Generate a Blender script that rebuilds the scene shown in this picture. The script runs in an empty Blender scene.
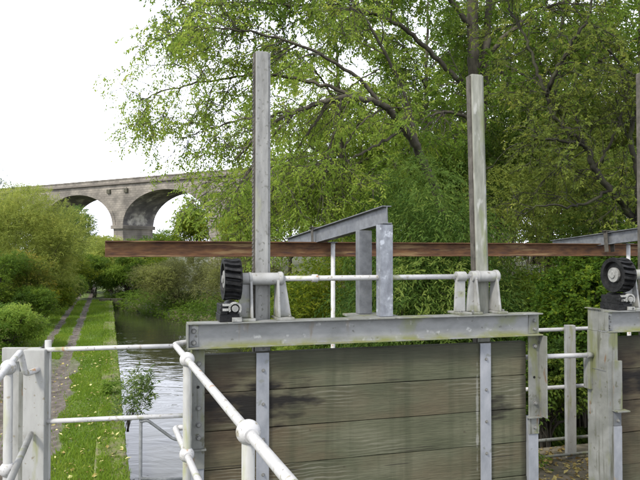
import bpy, bmesh, math, random
import numpy as np
from mathutils import Vector, Matrix
R = math.radians
rng = np.random.default_rng(7)
random.seed(7)
sc = bpy.context.scene
COL = sc.collection

# ---------------------------------------------------------------- camera, sky, sun, exposure
EYE = 1.6
PITCH = R(1.16)
cam = bpy.data.objects.new('camera', bpy.data.cameras.new('camera'))
COL.objects.link(cam)
cam.location = (0, 0, EYE)
cam.rotation_euler = (R(90) + PITCH, 0, 0)
cam.data.sensor_width = 36
cam.data.lens = 36
cam.data.clip_end = 3000
sc.camera = cam

SUN_EL, SUN_AZ = 46, 222           # azimuth clockwise from +Y
w = bpy.data.worlds.new("World"); sc.world = w; w.use_nodes = True
nt = w.node_tree; nt.nodes.clear()
def N(tree, typ, **kw):
    n = tree.nodes.new(typ)
    for k, v in kw.items():
        setattr(n, k, v)
    return n
out = N(nt, 'ShaderNodeOutputWorld'); bg = N(nt, 'ShaderNodeBackground')
sky = N(nt, 'ShaderNodeTexSky', sky_type='NISHITA', sun_disc=False)
sky.sun_elevation = R(SUN_EL); sky.sun_rotation = R(SUN_AZ)
tc = N(nt, 'ShaderNodeTexCoord')
mp = N(nt, 'ShaderNodeMapping'); mp.inputs['Scale'].default_value = (1.0, 1.0, 2.2)
mp.inputs['Location'].default_value = (3.1, 0.35, 1.7)
ns = N(nt, 'ShaderNodeTexNoise'); ns.inputs['Scale'].default_value = 2.4; ns.inputs['Detail'].default_value = 7
ns.inputs['Roughness'].default_value = .55
rp = N(nt, 'ShaderNodeValToRGB'); rp.color_ramp.elements[0].position = .27; rp.color_ramp.elements[1].position = .43
mx = N(nt, 'ShaderNodeMix', data_type='RGBA')
nt.links.new(tc.outputs['Generated'], mp.inputs['Vector']); nt.links.new(mp.outputs[0], ns.inputs['Vector'])
nt.links.new(ns.outputs['Fac'], rp.inputs['Fac']); nt.links.new(rp.outputs['Color'], mx.inputs[0])
sxyz = N(nt, 'ShaderNodeSeparateXYZ'); nt.links.new(tc.outputs['Generated'], sxyz.inputs[0])
hz = N(nt, 'ShaderNodeMapRange'); hz.inputs[1].default_value = 0; hz.inputs[2].default_value = .75      # an overcast that thins and dims towards the zenith
nt.links.new(sxyz.outputs[2], hz.inputs[0])
hc = N(nt, 'ShaderNodeMix', data_type='RGBA'); hc.inputs[6].default_value = (24.5, 25.6, 29, 1); hc.inputs[7].default_value = (8.5, 8.8, 9.8, 1)
nt.links.new(hz.outputs[0], hc.inputs[0]); nt.links.new(hc.outputs[2], mx.inputs[7])
nt.links.new(sky.outputs['Color'], mx.inputs[6]); nt.links.new(mx.outputs[2], bg.inputs['Color'])
bg.inputs['Strength'].default_value = .085
nt.links.new(bg.outputs[0], out.inputs[0])

sl = bpy.data.lights.new('sun', 'SUN'); sl.energy = 2.9; sl.angle = R(10); sl.color = (1, .95, .87)
so = bpy.data.objects.new('sun', sl); COL.objects.link(so)
sdir = Vector((math.sin(R(SUN_AZ))*math.cos(R(SUN_EL)), math.cos(R(SUN_AZ))*math.cos(R(SUN_EL)), math.sin(R(SUN_EL))))
so.rotation_euler = (-sdir).to_track_quat('-Z', 'Y').to_euler()
so.location = (-20, -20, 30)
sc.view_settings.view_transform = 'Standard'; sc.view_settings.look = 'None'
sc.view_settings.exposure = 0.5; sc.view_settings.gamma = 1
sc.render.resolution_x = 1024; sc.render.resolution_y = 768

# ---------------------------------------------------------------- helpers
def P(px, py, Y):
    """a point of the place at forward distance Y along the sight line of the 640 x 480 photograph"""
    xc, yc = (px-320)/640, (240-py)/640
    d = Vector((xc, math.cos(PITCH)-math.sin(PITCH)*yc, math.sin(PITCH)+math.cos(PITCH)*yc))
    return Vector((0, 0, EYE)) + d*(Y/d.y)

def at(px, Y): return ((px-320)/640*Y, Y)
def tag(o, label=None, cat=None, group=None, kind=None):
    if label: o['label'] = label
    if cat: o['category'] = cat
    if group: o['group'] = group
    if kind: o['kind'] = kind
    return o
def thing(name, label, cat, loc=(0, 0, 0), rz=0, group=None):
    o = bpy.data.objects.new(name, None); COL.objects.link(o)
    o.location = loc; o.rotation_euler = (0, 0, rz); o.empty_display_size = .2
    return tag(o, label, cat, group)
def link(name, me, parent=None, mat=None):
    o = bpy.data.objects.new(name, me); COL.objects.link(o)
    if parent: o.parent = parent
    if mat and not me.materials: me.materials.append(mat)
    return o

class MB:
    def __init__(s, off=(0, 0, 0)):
        s.v = []; s.f = []; s.sm = []; s.off = Vector(off)
    def add(s, vs, fs, smooth=False):
        b = len(s.v); s.v += [tuple(Vector(v)-s.off) for v in vs]
        s.f += [tuple(i+b for i in f) for f in fs]; s.sm += [smooth]*len(fs); return s
    def box(s, x0, x1, y0, y1, z0, z1, shear=0):
        vs = [(x + (shear*(z-z0) if shear else 0), y, z) for x in (x0, x1) for y in (y0, y1) for z in (z0, z1)]
        return s.add(vs, [(0, 1, 3, 2), (4, 6, 7, 5), (0, 4, 5, 1), (2, 3, 7, 6), (0, 2, 6, 4), (1, 5, 7, 3)])
    def prism(s, prof, axis, a, b):
        """closed 2-D profile swept along an axis from a to b; profile order: (y,z) for x, (x,z) for y, (x,y) for z"""
        n = len(prof)
        def mk(p, t): return {'x': (t, p[0], p[1]), 'y': (p[0], t, p[1]), 'z': (p[0], p[1], t)}[axis]
        vs = [mk(p, a) for p in prof] + [mk(p, b) for p in prof]
        fs = [(i, (i+1) % n, n+(i+1) % n, n+i) for i in range(n)]
        return s.add(vs, fs + [tuple(range(n-1, -1, -1)), tuple(range(n, 2*n))])
    def tube(s, pts, rad, seg=10, cap=True):
        pts = [Vector(p) for p in pts]; n = len(pts)
        rad = rad if hasattr(rad, '__len__') else [rad]*n
        t0 = (pts[1]-pts[0]).normalized()
        u = t0.orthogonal().normalized(); vs = []
        for i, p in enumerate(pts):
            t = (pts[min(i+1, n-1)]-pts[max(i-1, 0)])
            t = t.normalized() if t.length > 1e-9 else t0
            u = (u - t*u.dot(t)); u = u.normalized() if u.length > 1e-6 else t.orthogonal().normalized()
            v = t.cross(u)
            for k in range(seg):
                a = 2*math.pi*k/seg
                vs.append(p + (u*math.cos(a)+v*math.sin(a))*rad[i])
        fs = [(i*seg+k, i*seg+(k+1) % seg, (i+1)*seg+(k+1) % seg, (i+1)*seg+k) for i in range(n-1) for k in range(seg)]
        s.add(vs, fs, True)
        if cap:
            b = len(s.v)-n*seg
            s.f += [tuple(b+k for k in range(seg-1, -1, -1)), tuple(b+(n-1)*seg+k for k in range(seg))]; s.sm += [False, False]
        return s
    def ball(s, c, r, sx=1, sy=1, sz=1, seg=16, rings=10):
        c = Vector(c); vs = []
        for i in range(rings+1):
            a = math.pi*i/rings
            for k in range(seg):
                b = 2*math.pi*k/seg
                vs.append(c+Vector((sx*r*math.sin(a)*math.cos(b), sy*r*math.sin(a)*math.sin(b), sz*r*math.cos(a))))
        fs = [(i*seg+k, (i+1)*seg+k, (i+1)*seg+(k+1) % seg, i*seg+(k+1) % seg) for i in range(rings) for k in range(seg)]
        return s.add(vs, fs, True)
    def mesh(s, name, mat, bevel=0, seg=2):
        me = bpy.data.meshes.new(name); me.from_pydata(s.v, [], s.f)
        me.polygons.foreach_set('use_smooth', s.sm)
        bm = bmesh.new(); bm.from_mesh(me)
        bmesh.ops.remove_doubles(bm, verts=bm.verts, dist=1e-5)
        bmesh.ops.recalc_face_normals(bm, faces=bm.faces)
        if bevel:
            ed = [e for e in bm.edges if len(e.link_faces) == 2 and e.calc_face_angle(0) > .6 and not all(f.smooth for f in e.link_faces)]
            bmesh.ops.bevel(bm, geom=ed, offset=bevel, segments=seg, profile=.6, affect='EDGES', clamp_overlap=True)
        bm.to_mesh(me); bm.free()
        me.materials.append(mat)
        return me
    def build(s, name, mat, parent=None, bevel=0, seg=2):
        return link(name, s.mesh(name, mat, bevel, seg), parent)

def rounded(pts, r, n=5):
    """polyline with its corners rounded"""
    pts = [Vector(p) for p in pts]; o = [pts[0]]
    for a, b, c in zip(pts, pts[1:], pts[2:]):
        d1 = (a-b); d2 = (c-b); q = min(r, d1.length*.45, d2.length*.45)
        s, e = b+d1.normalized()*q, b+d2.normalized()*q
        for i in range(n+1):
            t = i/n; o.append(s*(1-t)**2 + b*2*t*(1-t) + e*t*t)
    return o+[pts[-1]]

def ibeam(h, wd, tw, tf):
    """closed I profile centred on (0,0)"""
    a, b, c, d = wd/2, h/2, tw/2, h/2-tf
    return [(-a, -b), (a, -b), (a, -d), (c, -d), (c, d), (a, d), (a, b), (-a, b), (-a, d), (-c, d), (-c, -d), (-a, -d)]

# ---------------------------------------------------------------- materials
TONE = .80
def mat(name, cols, rough=.6, scale=6, stretch=(1, 1, 1), bump=.15, metallic=0, detail=6, pos=None, bscale=None, spots=None, coord='Object', spec=.4):
    """noise-graded Principled material; spots = (colour, scale, threshold, softness[, stretch]) list of stains"""
    cols = [tuple(v*TONE for v in c) for c in cols]
    m = bpy.data.materials.new(name); m.use_nodes = True
    t = m.node_tree; p = t.nodes['Principled BSDF']
    tcn = N(t, 'ShaderNodeTexCoord'); mpn = N(t, 'ShaderNodeMapping'); mpn.inputs['Scale'].default_value = stretch
    t.links.new(tcn.outputs[coord], mpn.inputs[0])
    nz = N(t, 'ShaderNodeTexNoise'); nz.inputs['Scale'].default_value = scale; nz.inputs['Detail'].default_value = detail
    nz.inputs['Roughness'].default_value = .62
    t.links.new(mpn.outputs[0], nz.inputs['Vector'])
    r = N(t, 'ShaderNodeValToRGB'); el = r.color_ramp.elements
    n = len(cols); ps = pos or [.3+.4*i/(n-1) for i in range(n)]
    while len(el) < n: el.new(.5)
    for i in range(n): el[i].position = ps[i]; el[i].color = (*cols[i], 1)
    t.links.new(nz.outputs['Fac'], r.inputs['Fac'])
    c = r.outputs['Color']
    for sp in (spots or []):
        n2 = N(t, 'ShaderNodeTexNoise'); n2.inputs['Scale'].default_value = sp[1]; n2.inputs['Detail'].default_value = 5
        mp2 = N(t, 'ShaderNodeMapping'); mp2.inputs['Scale'].default_value = sp[4] if len(sp) > 4 else (1, 1, 1)
        mp2.inputs['Location'].default_value = (sp[1]*1.3, 2.1, sp[2]*9)
        t.links.new(tcn.outputs[coord], mp2.inputs[0]); t.links.new(mp2.outputs[0], n2.inputs['Vector'])
        mr = N(t, 'ShaderNodeMapRange'); mr.inputs[1].default_value = sp[2]; mr.inputs[2].default_value = sp[2]+sp[3]
        t.links.new(n2.outputs['Fac'], mr.inputs[0])
        mm = N(t, 'ShaderNodeMix', data_type='RGBA'); mm.inputs[7].default_value = (*sp[0], 1)
        t.links.new(mr.outputs[0], mm.inputs[0]); t.links.new(c, mm.inputs[6]); c = mm.outputs[2]
    t.links.new(c, p.inputs['Base Color'])
    p.inputs['Roughness'].default_value = rough; p.inputs['Metallic'].default_value = metallic
    p.inputs['Specular IOR Level'].default_value = spec
    if bump:
        nb = N(t, 'ShaderNodeTexNoise'); nb.inputs['Scale'].default_value = bscale or scale*3; nb.inputs['Detail'].default_value = 5
        t.links.new(mpn.outputs[0], nb.inputs['Vector'])
        b = N(t, 'ShaderNodeBump'); b.inputs['Strength'].default_value = bump; b.inputs['Distance'].default_value = .02
        t.links.new(nb.outputs['Fac'], b.inputs['Height']); t.links.new(b.outputs[0], p.inputs['Normal'])
    return m

def stain_shade_band(m, z0, z1, col, amt=.8, scale=6):
    """growth, grime and painted shade: a noisy band between two heights of the object"""
    t = m.node_tree; p = t.nodes['Principled BSDF']; src = p.inputs['Base Color'].links[0].from_socket
    tcn = N(t, 'ShaderNodeTexCoord'); sx = N(t, 'ShaderNodeSeparateXYZ'); t.links.new(tcn.outputs['Object'], sx.inputs[0])
    nz = N(t, 'ShaderNodeTexNoise'); nz.inputs['Scale'].default_value = scale; nz.inputs['Detail'].default_value = 6; t.links.new(tcn.outputs['Object'], nz.inputs[0])
    mr = N(t, 'ShaderNodeMapRange'); mr.inputs[1].default_value = z1; mr.inputs[2].default_value = z0; t.links.new(sx.outputs[2], mr.inputs[0])
    a = N(t, 'ShaderNodeMapRange'); a.inputs[1].default_value = .38; a.inputs[2].default_value = .6; t.links.new(nz.outputs['Fac'], a.inputs[0])
    k = N(t, 'ShaderNodeMath', operation='MULTIPLY'); t.links.new(mr.outputs[0], k.inputs[0]); t.links.new(a.outputs[0], k.inputs[1])
    k2 = N(t, 'ShaderNodeMath', operation='MULTIPLY'); t.links.new(k.outputs[0], k2.inputs[0]); k2.inputs[1].default_value = amt
    mm = N(t, 'ShaderNodeMix', data_type='RGBA'); mm.inputs[7].default_value = (*col, 1)
    t.links.new(k2.outputs[0], mm.inputs[0]); t.links.new(src, mm.inputs[6]); t.links.new(mm.outputs[2], p.inputs['Base Color'])
    return m

SAT = .68
def leaf_mat(name, cols, transl=.45, rough=.55):
    m = bpy.data.materials.new(name); m.use_nodes = True
    t = m.node_tree; p = t.nodes['Principled BSDF']
    at = N(t, 'ShaderNodeAttribute'); at.attribute_name = 'tint'
    r = N(t, 'ShaderNodeValToRGB'); el = r.color_ramp.elements; n = len(cols)
    cols = [(c[0]*1.0, c[1]*1.03, c[2]*SAT) for c in cols]
    while len(el) < n: el.new(.5)
    for i in range(n): el[i].position = i/(n-1); el[i].color = (*cols[i], 1)
    t.links.new(at.outputs['Fac'], r.inputs['Fac'])
    t.links.new(r.outputs[0], p.inputs['Base Color']); p.inputs['Roughness'].default_value = rough
    p.inputs['Specular IOR Level'].default_value = .14
    tr = N(t, 'ShaderNodeBsdfTranslucent'); hs = N(t, 'ShaderNodeHueSaturation')
    hs.inputs['Value'].default_value = 1.5; hs.inputs['Hue'].default_value = .485
    t.links.new(r.outputs[0], hs.inputs['Color']); t.links.new(hs.outputs[0], tr.inputs[0])
    ms = N(t, 'ShaderNodeMixShader'); ms.inputs[0].default_value = transl
    t.links.new(p.outputs[0], ms.inputs[1]); t.links.new(tr.outputs[0], ms.inputs[2])
    t.links.new(ms.outputs[0], t.nodes['Material Output'].inputs['Surface'])
    return m

ALG = (.145, .155, .075)
M_white = mat('white_paint', [(.46, .455, .44), (.57, .565, .55), (.62, .615, .60)], .42, 9, bump=.06, spots=[((.30, .28, .22), 26, .62, .05), ((.26, .27, .14), 7, .60, .10), ((.12, .10, .08), 60, .66, .04), ((.33, .20, .11), 11, .68, .05)])
M_post = mat('weathered_white_post', [(.30, .30, .275), (.41, .41, .385), (.48, .48, .455)], .6, 8, (1, 1, .35), .12, spots=[((.25, .26, .14), 5, .60, .10, (2, 2, .4)), ((.22, .20, .15), 26, .64, .06)])
M_grey = mat('grey_paint', [(.21, .215, .205), (.285, .29, .28), (.35, .355, .34)], .5, 5, (.7, 1, 1.5), .10, spots=[((.19, .205, .11), 3.5, .56, .12), ((.12, .12, .10), 18, .64, .06), ((.40, .40, .38), 11, .63, .08)])
M_beam = stain_shade_band(stain_shade_band(mat('beam_paint', [(.21, .215, .205), (.285, .29, .28), (.35, .355, .34)], .5, 5, (.7, 1, 1.5), .10, spots=[((.19, .205, .11), 3.0, .58, .12), ((.12, .12, .10), 18, .64, .06), ((.40, .40, .38), 11, .63, .08), ((.20, .17, .13), 4, .64, .1, (3, 1, .5))]), .872, .915, (.17, .18, .05), .9), 1.06, 1.035, (.13, .135, .09), .6, 9)  # algae low on the web; shade under the top flange painted on
M_greyA = mat('grey_paint_algae', [(.155, .16, .14), (.225, .23, .205), (.30, .305, .28)], .6, 4, (1, 1, 1.2), .14, spots=[(ALG, 5, .52, .12, (1.5, 1.5, .5)), ((.085, .085, .06), 5, .58, .10, (5, 5, .35)), ((.10, .10, .07), 16, .62, .07), ((.16, .10, .055), 7, .66, .06, (2, 2, .6))])
M_galv = mat('galvanised_steel', [(.19, .20, .22), (.27, .285, .31), (.37, .39, .415)], .42, 22, (1, 1, .6), .05, .35, spots=[((.44, .46, .49), 15, .60, .08), ((.22, .23, .24), 8, .66, .08)])
M_galvd = mat('darker_galvanised_steel', [(.115, .12, .125), (.175, .183, .19), (.235, .245, .25)], .5, 12, (1, 1, 1), .06, .3, spots=[((.14, .145, .14), 7, .60, .1)])
M_strap = mat('strap_steel', [(.25, .265, .285), (.33, .345, .365), (.41, .42, .44)], .5, 9, (1, 1, .5), .08, .15, spots=[((.30, .22, .12), 4, .64, .06), ((.20, .21, .20), 13, .66, .05)])
M_rust = mat('rusty_steel', [(.050, .025, .013), (.115, .054, .023), (.185, .092, .036)], .85, 5, (1, 4, 4), .25, spots=[((.20, .13, .06), 3, .57, .12, (.7, 2, 8)), ((.05, .025, .02), 9, .60, .1, (.5, 2, 3))])
M_stem = mat('weathered_stem', [(.22, .22, .205), (.32, .32, .30), (.42, .42, .395)], .8, 14, (1, 1, .25), .3, spots=[((.17, .17, .15), 30, .60, .05), ((.30, .31, .20), 4, .58, .12, (1, 1, .5))])
M_stem2 = mat('lichened_stem', [(.20, .205, .165), (.31, .315, .26), (.42, .42, .36)], .85, 14, (1, 1, .22), .3, spots=[((.40, .40, .36), 16, .60, .08, (1, 1, .3)), ((.18, .20, .10), 5, .54, .12, (1, 1, .4))])
M_rack = mat('dark_rack_iron', [(.05, .045, .036), (.10, .09, .072), (.16, .145, .12)], .8, 12, bump=.2)
M_black = mat('greased_iron', [(.006, .006, .006), (.012, .012, .012), (.028, .028, .027)], .55, 14, bump=.3, spec=.25)
M_hub = mat('worn_hub_iron', [(.16, .16, .15), (.28, .28, .26), (.40, .40, .37)], .6, 20, bump=.2)
M_hubl = mat('pale_cast_iron', [(.20, .20, .18), (.36, .36, .33), (.46, .46, .43)], .6, 25, bump=.2, spots=[((.05, .05, .045), 20, .58, .06)])
M_ped = mat('cast_stand_paint', [(.27, .27, .25), (.37, .37, .35), (.44, .44, .42)], .55, 9, (1, 1, .6), .1, spots=[((.24, .25, .15), 6, .58, .1), ((.17, .16, .13), 22, .64, .06)])
M_ped = stain_shade_band(M_ped, 1.065, 1.15, (.10, .105, .05), .8, 9)
M_bolt = mat('bolt_steel', [(.10, .10, .09), (.19, .19, .175), (.29, .29, .27)], .5, 30, bump=.1)
M_darkpole = mat('dark_pole', [(.10, .11, .11), (.17, .18, .18), (.25, .26, .26)], .6, 12, bump=.1)
M_stone = None
def plank_mat():
    m = bpy.data.materials.new('wet_timber'); m.use_nodes = True
    t = m.node_tree; p = t.nodes['Principled BSDF']; p.inputs['Roughness'].default_value = .72; p.inputs['Specular IOR Level'].default_value = .3
    tcn = N(t, 'ShaderNodeTexCoord'); sx = N(t, 'ShaderNodeSeparateXYZ'); t.links.new(tcn.outputs['Object'], sx.inputs[0])
    oi = N(t, 'ShaderNodeObjectInfo'); cmb = N(t, 'ShaderNodeCombineXYZ')
    for q in range(3): t.links.new(oi.outputs['Random'], cmb.inputs[q])
    ph = N(t, 'ShaderNodeVectorMath', operation='SCALE'); t.links.new(cmb.outputs[0], ph.inputs[0]); ph.inputs['Scale'].default_value = 37
    ad = N(t, 'ShaderNodeVectorMath', operation='ADD'); t.links.new(tcn.outputs['Object'], ad.inputs[0]); t.links.new(ph.outputs[0], ad.inputs[1])
    def noise(stretch, scale, det=6, own=True, dist=0):
        mp = N(t, 'ShaderNodeMapping'); mp.inputs['Scale'].default_value = stretch
        t.links.new(ad.outputs[0] if own else tcn.outputs['Object'], mp.inputs[0])
        n = N(t, 'ShaderNodeTexNoise'); n.inputs['Scale'].default_value = scale; n.inputs['Detail'].default_value = det; n.inputs['Distortion'].default_value = dist
        t.links.new(mp.outputs[0], n.inputs[0]); return n.outputs['Fac']
    def mr(f, a, b, c=0, d=1):
        n = N(t, 'ShaderNodeMapRange'); t.links.new(f, n.inputs[0])
        for i, v in enumerate((a, b, c, d)): n.inputs[i+1].default_value = v
        return n.outputs[0]
    def mul(a, b):
        n = N(t, 'ShaderNodeMath', operation='MULTIPLY'); t.links.new(a, n.inputs[0])
        if isinstance(b, float): n.inputs[1].default_value = b
        else: t.links.new(b, n.inputs[1])
        return n.outputs[0]
    def mixc(f, a, col):
        n = N(t, 'ShaderNodeMix', data_type='RGBA'); t.links.new(f, n.inputs[0]); t.links.new(a, n.inputs[6]); n.inputs[7].default_value = (*col, 1); return n.outputs[2]
    def value(f, a):
        n = N(t, 'ShaderNodeHueSaturation'); t.links.new(f, n.inputs['Value']); t.links.new(a, n.inputs['Color']); return n.outputs[0]
    def gauss(x0, wd, z0, wz, rag=1.3, sharp=1.7):
        def sq(sock, c, k):
            a = N(t, 'ShaderNodeMath', operation='SUBTRACT'); t.links.new(sock, a.inputs[0]); a.inputs[1].default_value = c
            b = N(t, 'ShaderNodeMath', operation='DIVIDE'); t.links.new(a.outputs[0], b.inputs[0]); b.inputs[1].default_value = k
            return mul(b.outputs[0], b.outputs[0])
        s_ = N(t, 'ShaderNodeMath', operation='ADD'); t.links.new(sq(sx.outputs[0], x0, wd), s_.inputs[0]); t.links.new(sq(sx.outputs[2], z0, wz), s_.inputs[1])
        q = N(t, 'ShaderNodeMath', operation='ADD'); t.links.new(s_.outputs[0], q.inputs[0]); t.links.new(mr(rag_n, .25, .75, -rag, rag), q.inputs[1])
        return mr(q.outputs[0], .1, sharp, 1, 0)
    rag_n = noise((2.2, 1, 7), 1.6, 7, False)
    base = noise((.9, 3, 3), 1.5, 8)
    r = N(t, 'ShaderNodeValToRGB'); el = r.color_ramp.elements; el.new(.5)
    for e, ps, c in zip(el, (.3, .5, .7), ((.070, .076, .042), (.102, .106, .062), (.138, .138, .086))): e.position = ps; e.color = (*c, 1)
    t.links.new(base, r.inputs[0]); c = r.outputs[0]
    c = mixc(mul(mr(noise((.6, 1, 1.5), 1.4, 5), .48, .68), .6), c, (.135, .098, .058))          # tan boards
    c = mixc(mul(gauss(.25, .75, .1, .75, .8, 1.6), .45), c, (.105, .066, .036))                 # iron-brown near the left strap
    c = mixc(mul(mr(noise((5, 1, .35), 2.0, 5, False), .50, .72), .5), c, (.050, .058, .030))    # algae runs
    # flowing grain, stronger on some boards
    mp3 = N(t, 'ShaderNodeMapping'); mp3.inputs['Scale'].default_value = (.28, 1, 1.5); t.links.new(ad.outputs[0], mp3.inputs[0])
    wv = N(t, 'ShaderNodeTexWave', wave_type='BANDS', bands_direction='Z'); wv.inputs['Scale'].default_value = 7
    wv.inputs['Distortion'].default_value = 11; wv.inputs['Detail'].default_value = 3; wv.inputs['Detail Scale'].default_value = .9; wv.inputs['Detail Roughness'].default_value = .55
    t.links.new(mp3.outputs[0], wv.inputs['Vector'])
    c = value(mr(wv.outputs['Fac'], 0, 1, .91, 1.05), c)
    c = mixc(mul(mul(mr(wv.outputs['Fac'], .72, .95), mr(noise((.8, 1, 1.2), 1.3, 3), .55, .70)), .55), c, (.25, .24, .185))
    c = value(mr(noise((6, 4, 60), 2.0, 4), .3, .7, .88, 1.10), c)
    c = mixc(mul(mr(noise((.7, 1, 26), 1.6, 3), .66, .70), .8), c, (.030, .026, .018))           # drying cracks
    c = mixc(mul(mr(noise((9, 1, 9), 1.0, 2), .72, .76), .7), c, (.045, .034, .022))             # knots
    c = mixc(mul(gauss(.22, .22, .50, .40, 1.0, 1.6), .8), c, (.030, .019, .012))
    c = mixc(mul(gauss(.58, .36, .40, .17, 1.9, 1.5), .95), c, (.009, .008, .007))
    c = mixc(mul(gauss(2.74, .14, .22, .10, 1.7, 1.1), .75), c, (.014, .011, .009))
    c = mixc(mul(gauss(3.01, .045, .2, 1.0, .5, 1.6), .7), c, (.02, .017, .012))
    c = mixc(mul(mr(sx.outputs[2], .58, .80), .7), c, (.035, .036, .022))                        # the wet top edge
    c = mixc(mul(gauss(2.525, .014, .15, .5, 1.2, 1.0), .6), c, (.33, .33, .30))                 # lime run beside the strap
    c = value(mr(oi.outputs['Random'], 0, 1, .68, .90), c)
    t.links.new(c, p.inputs['Base Color'])
    bp = N(t, 'ShaderNodeBump'); bp.inputs['Strength'].default_value = .35; bp.inputs['Distance'].default_value = .01
    t.links.new(noise((4, 4, 40), 2.0, 5), bp.inputs['Height']); t.links.new(bp.outputs[0], p.inputs['Normal'])
    return m
M_plank = plank_mat()
M_bark = mat('grey_brown_bark', [(.035, .03, .022), (.075, .065, .045), (.13, .12, .08)], .9, 8, (1, 1, .4), .5)
M_barkd = mat('dark_mossy_bark', [(.016, .015, .010), (.035, .032, .020), (.06, .07, .022)], .9, 7, (1, 1, .5), .5)
M_twig = mat('twig_bark', [(.05, .042, .028), (.09, .075, .05)], .9, 8, bump=0)

L_ash = leaf_mat('pale_ash_leaf', [(.11, .175, .045), (.19, .275, .065), (.28, .36, .09), (.40, .41, .13)], .58)
L_mid = leaf_mat('mid_green_leaf', [(.05, .095, .02), (.09, .155, .03), (.15, .225, .042), (.24, .28, .055)], .5)
L_wil = leaf_mat('long_green_leaf', [(.030, .066, .022), (.066, .125, .036), (.115, .18, .05), (.20, .25, .08)], .5)
L_dark = leaf_mat('dark_green_leaf', [(.03, .06, .016), (.055, .10, .024), (.095, .145, .032), (.16, .195, .045)], .45)
L_olive = leaf_mat('olive_leaf', [(.05, .075, .022), (.105, .14, .038), (.17, .205, .055), (.27, .28, .08)], .5)
L_yel = leaf_mat('yellow_green_leaf', [(.05, .09, .014), (.11, .16, .02), (.22, .26, .03), (.36, .33, .05)], .45)
L_willow = leaf_mat('pale_willow_leaf', [(.13, .165, .055), (.21, .255, .08), (.28, .32, .10), (.36, .37, .13)], .45)
L_brown = leaf_mat('brownish_leaf', [(.08, .09, .045), (.125, .135, .065), (.18, .185, .085), (.21, .24, .085)], .4)
L_orange = leaf_mat('autumn_leaf', [(.07, .11, .03), (.14, .18, .045), (.24, .24, .06), (.40, .30, .08)], .45)
L_nettle = leaf_mat('nettle_leaf', [(.065, .125, .028), (.12, .205, .045), (.18, .27, .065), (.25, .33, .09)], .55)
L_bram = leaf_mat('bramble_leaf', [(.02, .05, .010), (.05, .10, .016), (.12, .18, .024), (.27, .30, .035)], .45)
L_weed = leaf_mat('grey_green_leaf', [(.06, .10, .05), (.10, .15, .07), (.15, .21, .09), (.22, .26, .12)], .4)
L_grass = leaf_mat('grass_blade', [(.075, .14, .022), (.12, .205, .032), (.18, .26, .045), (.27, .31, .09)], .4)
L_litter = leaf_mat('fallen_leaf', [(.16, .10, .05), (.36, .28, .14), (.55, .48, .30), (.66, .60, .42)], .15)

# ---------------------------------------------------------------- ground, towpath, water
def cc(X, Y): return X + 2.34 + .331*(Y-7.9)          # signed distance from the canal edge, < 0 on the towpath side
RY = [-60, 7.2, 9, 11, 14, 18, 24, 30, 34, 37.5, 60]
RX = [14, 12, 6.8, 4.4, 3.2, 1.2, -2.2, -6.4, -9.2, -12.1, -19]
def terrain(X, Y):
    X = np.asarray(X, float); Y = np.asarray(Y, float)
    c = cc(X, Y); d = X-np.interp(Y, RY, RX)
    left = -1.2 + .16*np.clip(-c-2.7, 0, 9) + .03*np.sin(X*2.3)*np.sin(Y*1.7)
    rut = np.exp(-((c+1.38)/.16)**2) + np.exp(-((c+2.15)/.16)**2)
    left -= .06*rut*(Y > 2)
    right = -1.25 + .14*np.clip(d, 0, 14)
    land = np.where(c < -.1, left, right)
    s1 = np.clip((c+.30)/.2, 0, 1); s2 = np.clip((-d+.1)/.5, 0, 1)
    return land*(1-s1*s2) + (-2.7)*(s1*s2)
def gz(X, Y): return float(terrain(X, Y))
def axis(lo, hi, step, far, k=1.35):
    a = list(np.arange(lo, hi+1e-6, step)); s = step
    while a[-1] < far: s *= k; a.append(a[-1]+s)
    s = step; b = []
    x = lo
    while x > -far: s *= k; x -= s; b.append(x)
    return np.array(b[::-1]+a)
gx = axis(-17, 8, .16, 900); gy = axis(5, 40, .33, 900)
XX, YY = np.meshgrid(gx, gy); ZZ = terrain(XX, YY)
vs = np.stack([XX, YY, ZZ], -1).reshape(-1, 3)
nx, ny = len(gx), len(gy)
ii = (np.arange(ny-1)[:, None]*nx + np.arange(nx-1)[None]).reshape(-1)
quads = np.stack([ii, ii+1, ii+nx+1, ii+nx], -1)
def np_mesh(name, vs, faces, smooth=False):
    me = bpy.data.meshes.new(name); k = faces.shape[1]; n = len(faces)
    me.vertices.add(len(vs)); me.vertices.foreach_set('co', np.ascontiguousarray(vs, np.float32).ravel())
    me.loops.add(n*k); me.loops.foreach_set('vertex_index', np.ascontiguousarray(faces, np.int32).ravel())
    me.polygons.add(n); me.polygons.foreach_set('loop_start', np.arange(0, n*k, k, dtype=np.int32))
    me.polygons.foreach_set('loop_total', np.full(n, k, np.int32))
    me.polygons.foreach_set('use_smooth', np.full(n, smooth, bool))
    me.update(calc_edges=True)
    return me

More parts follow.
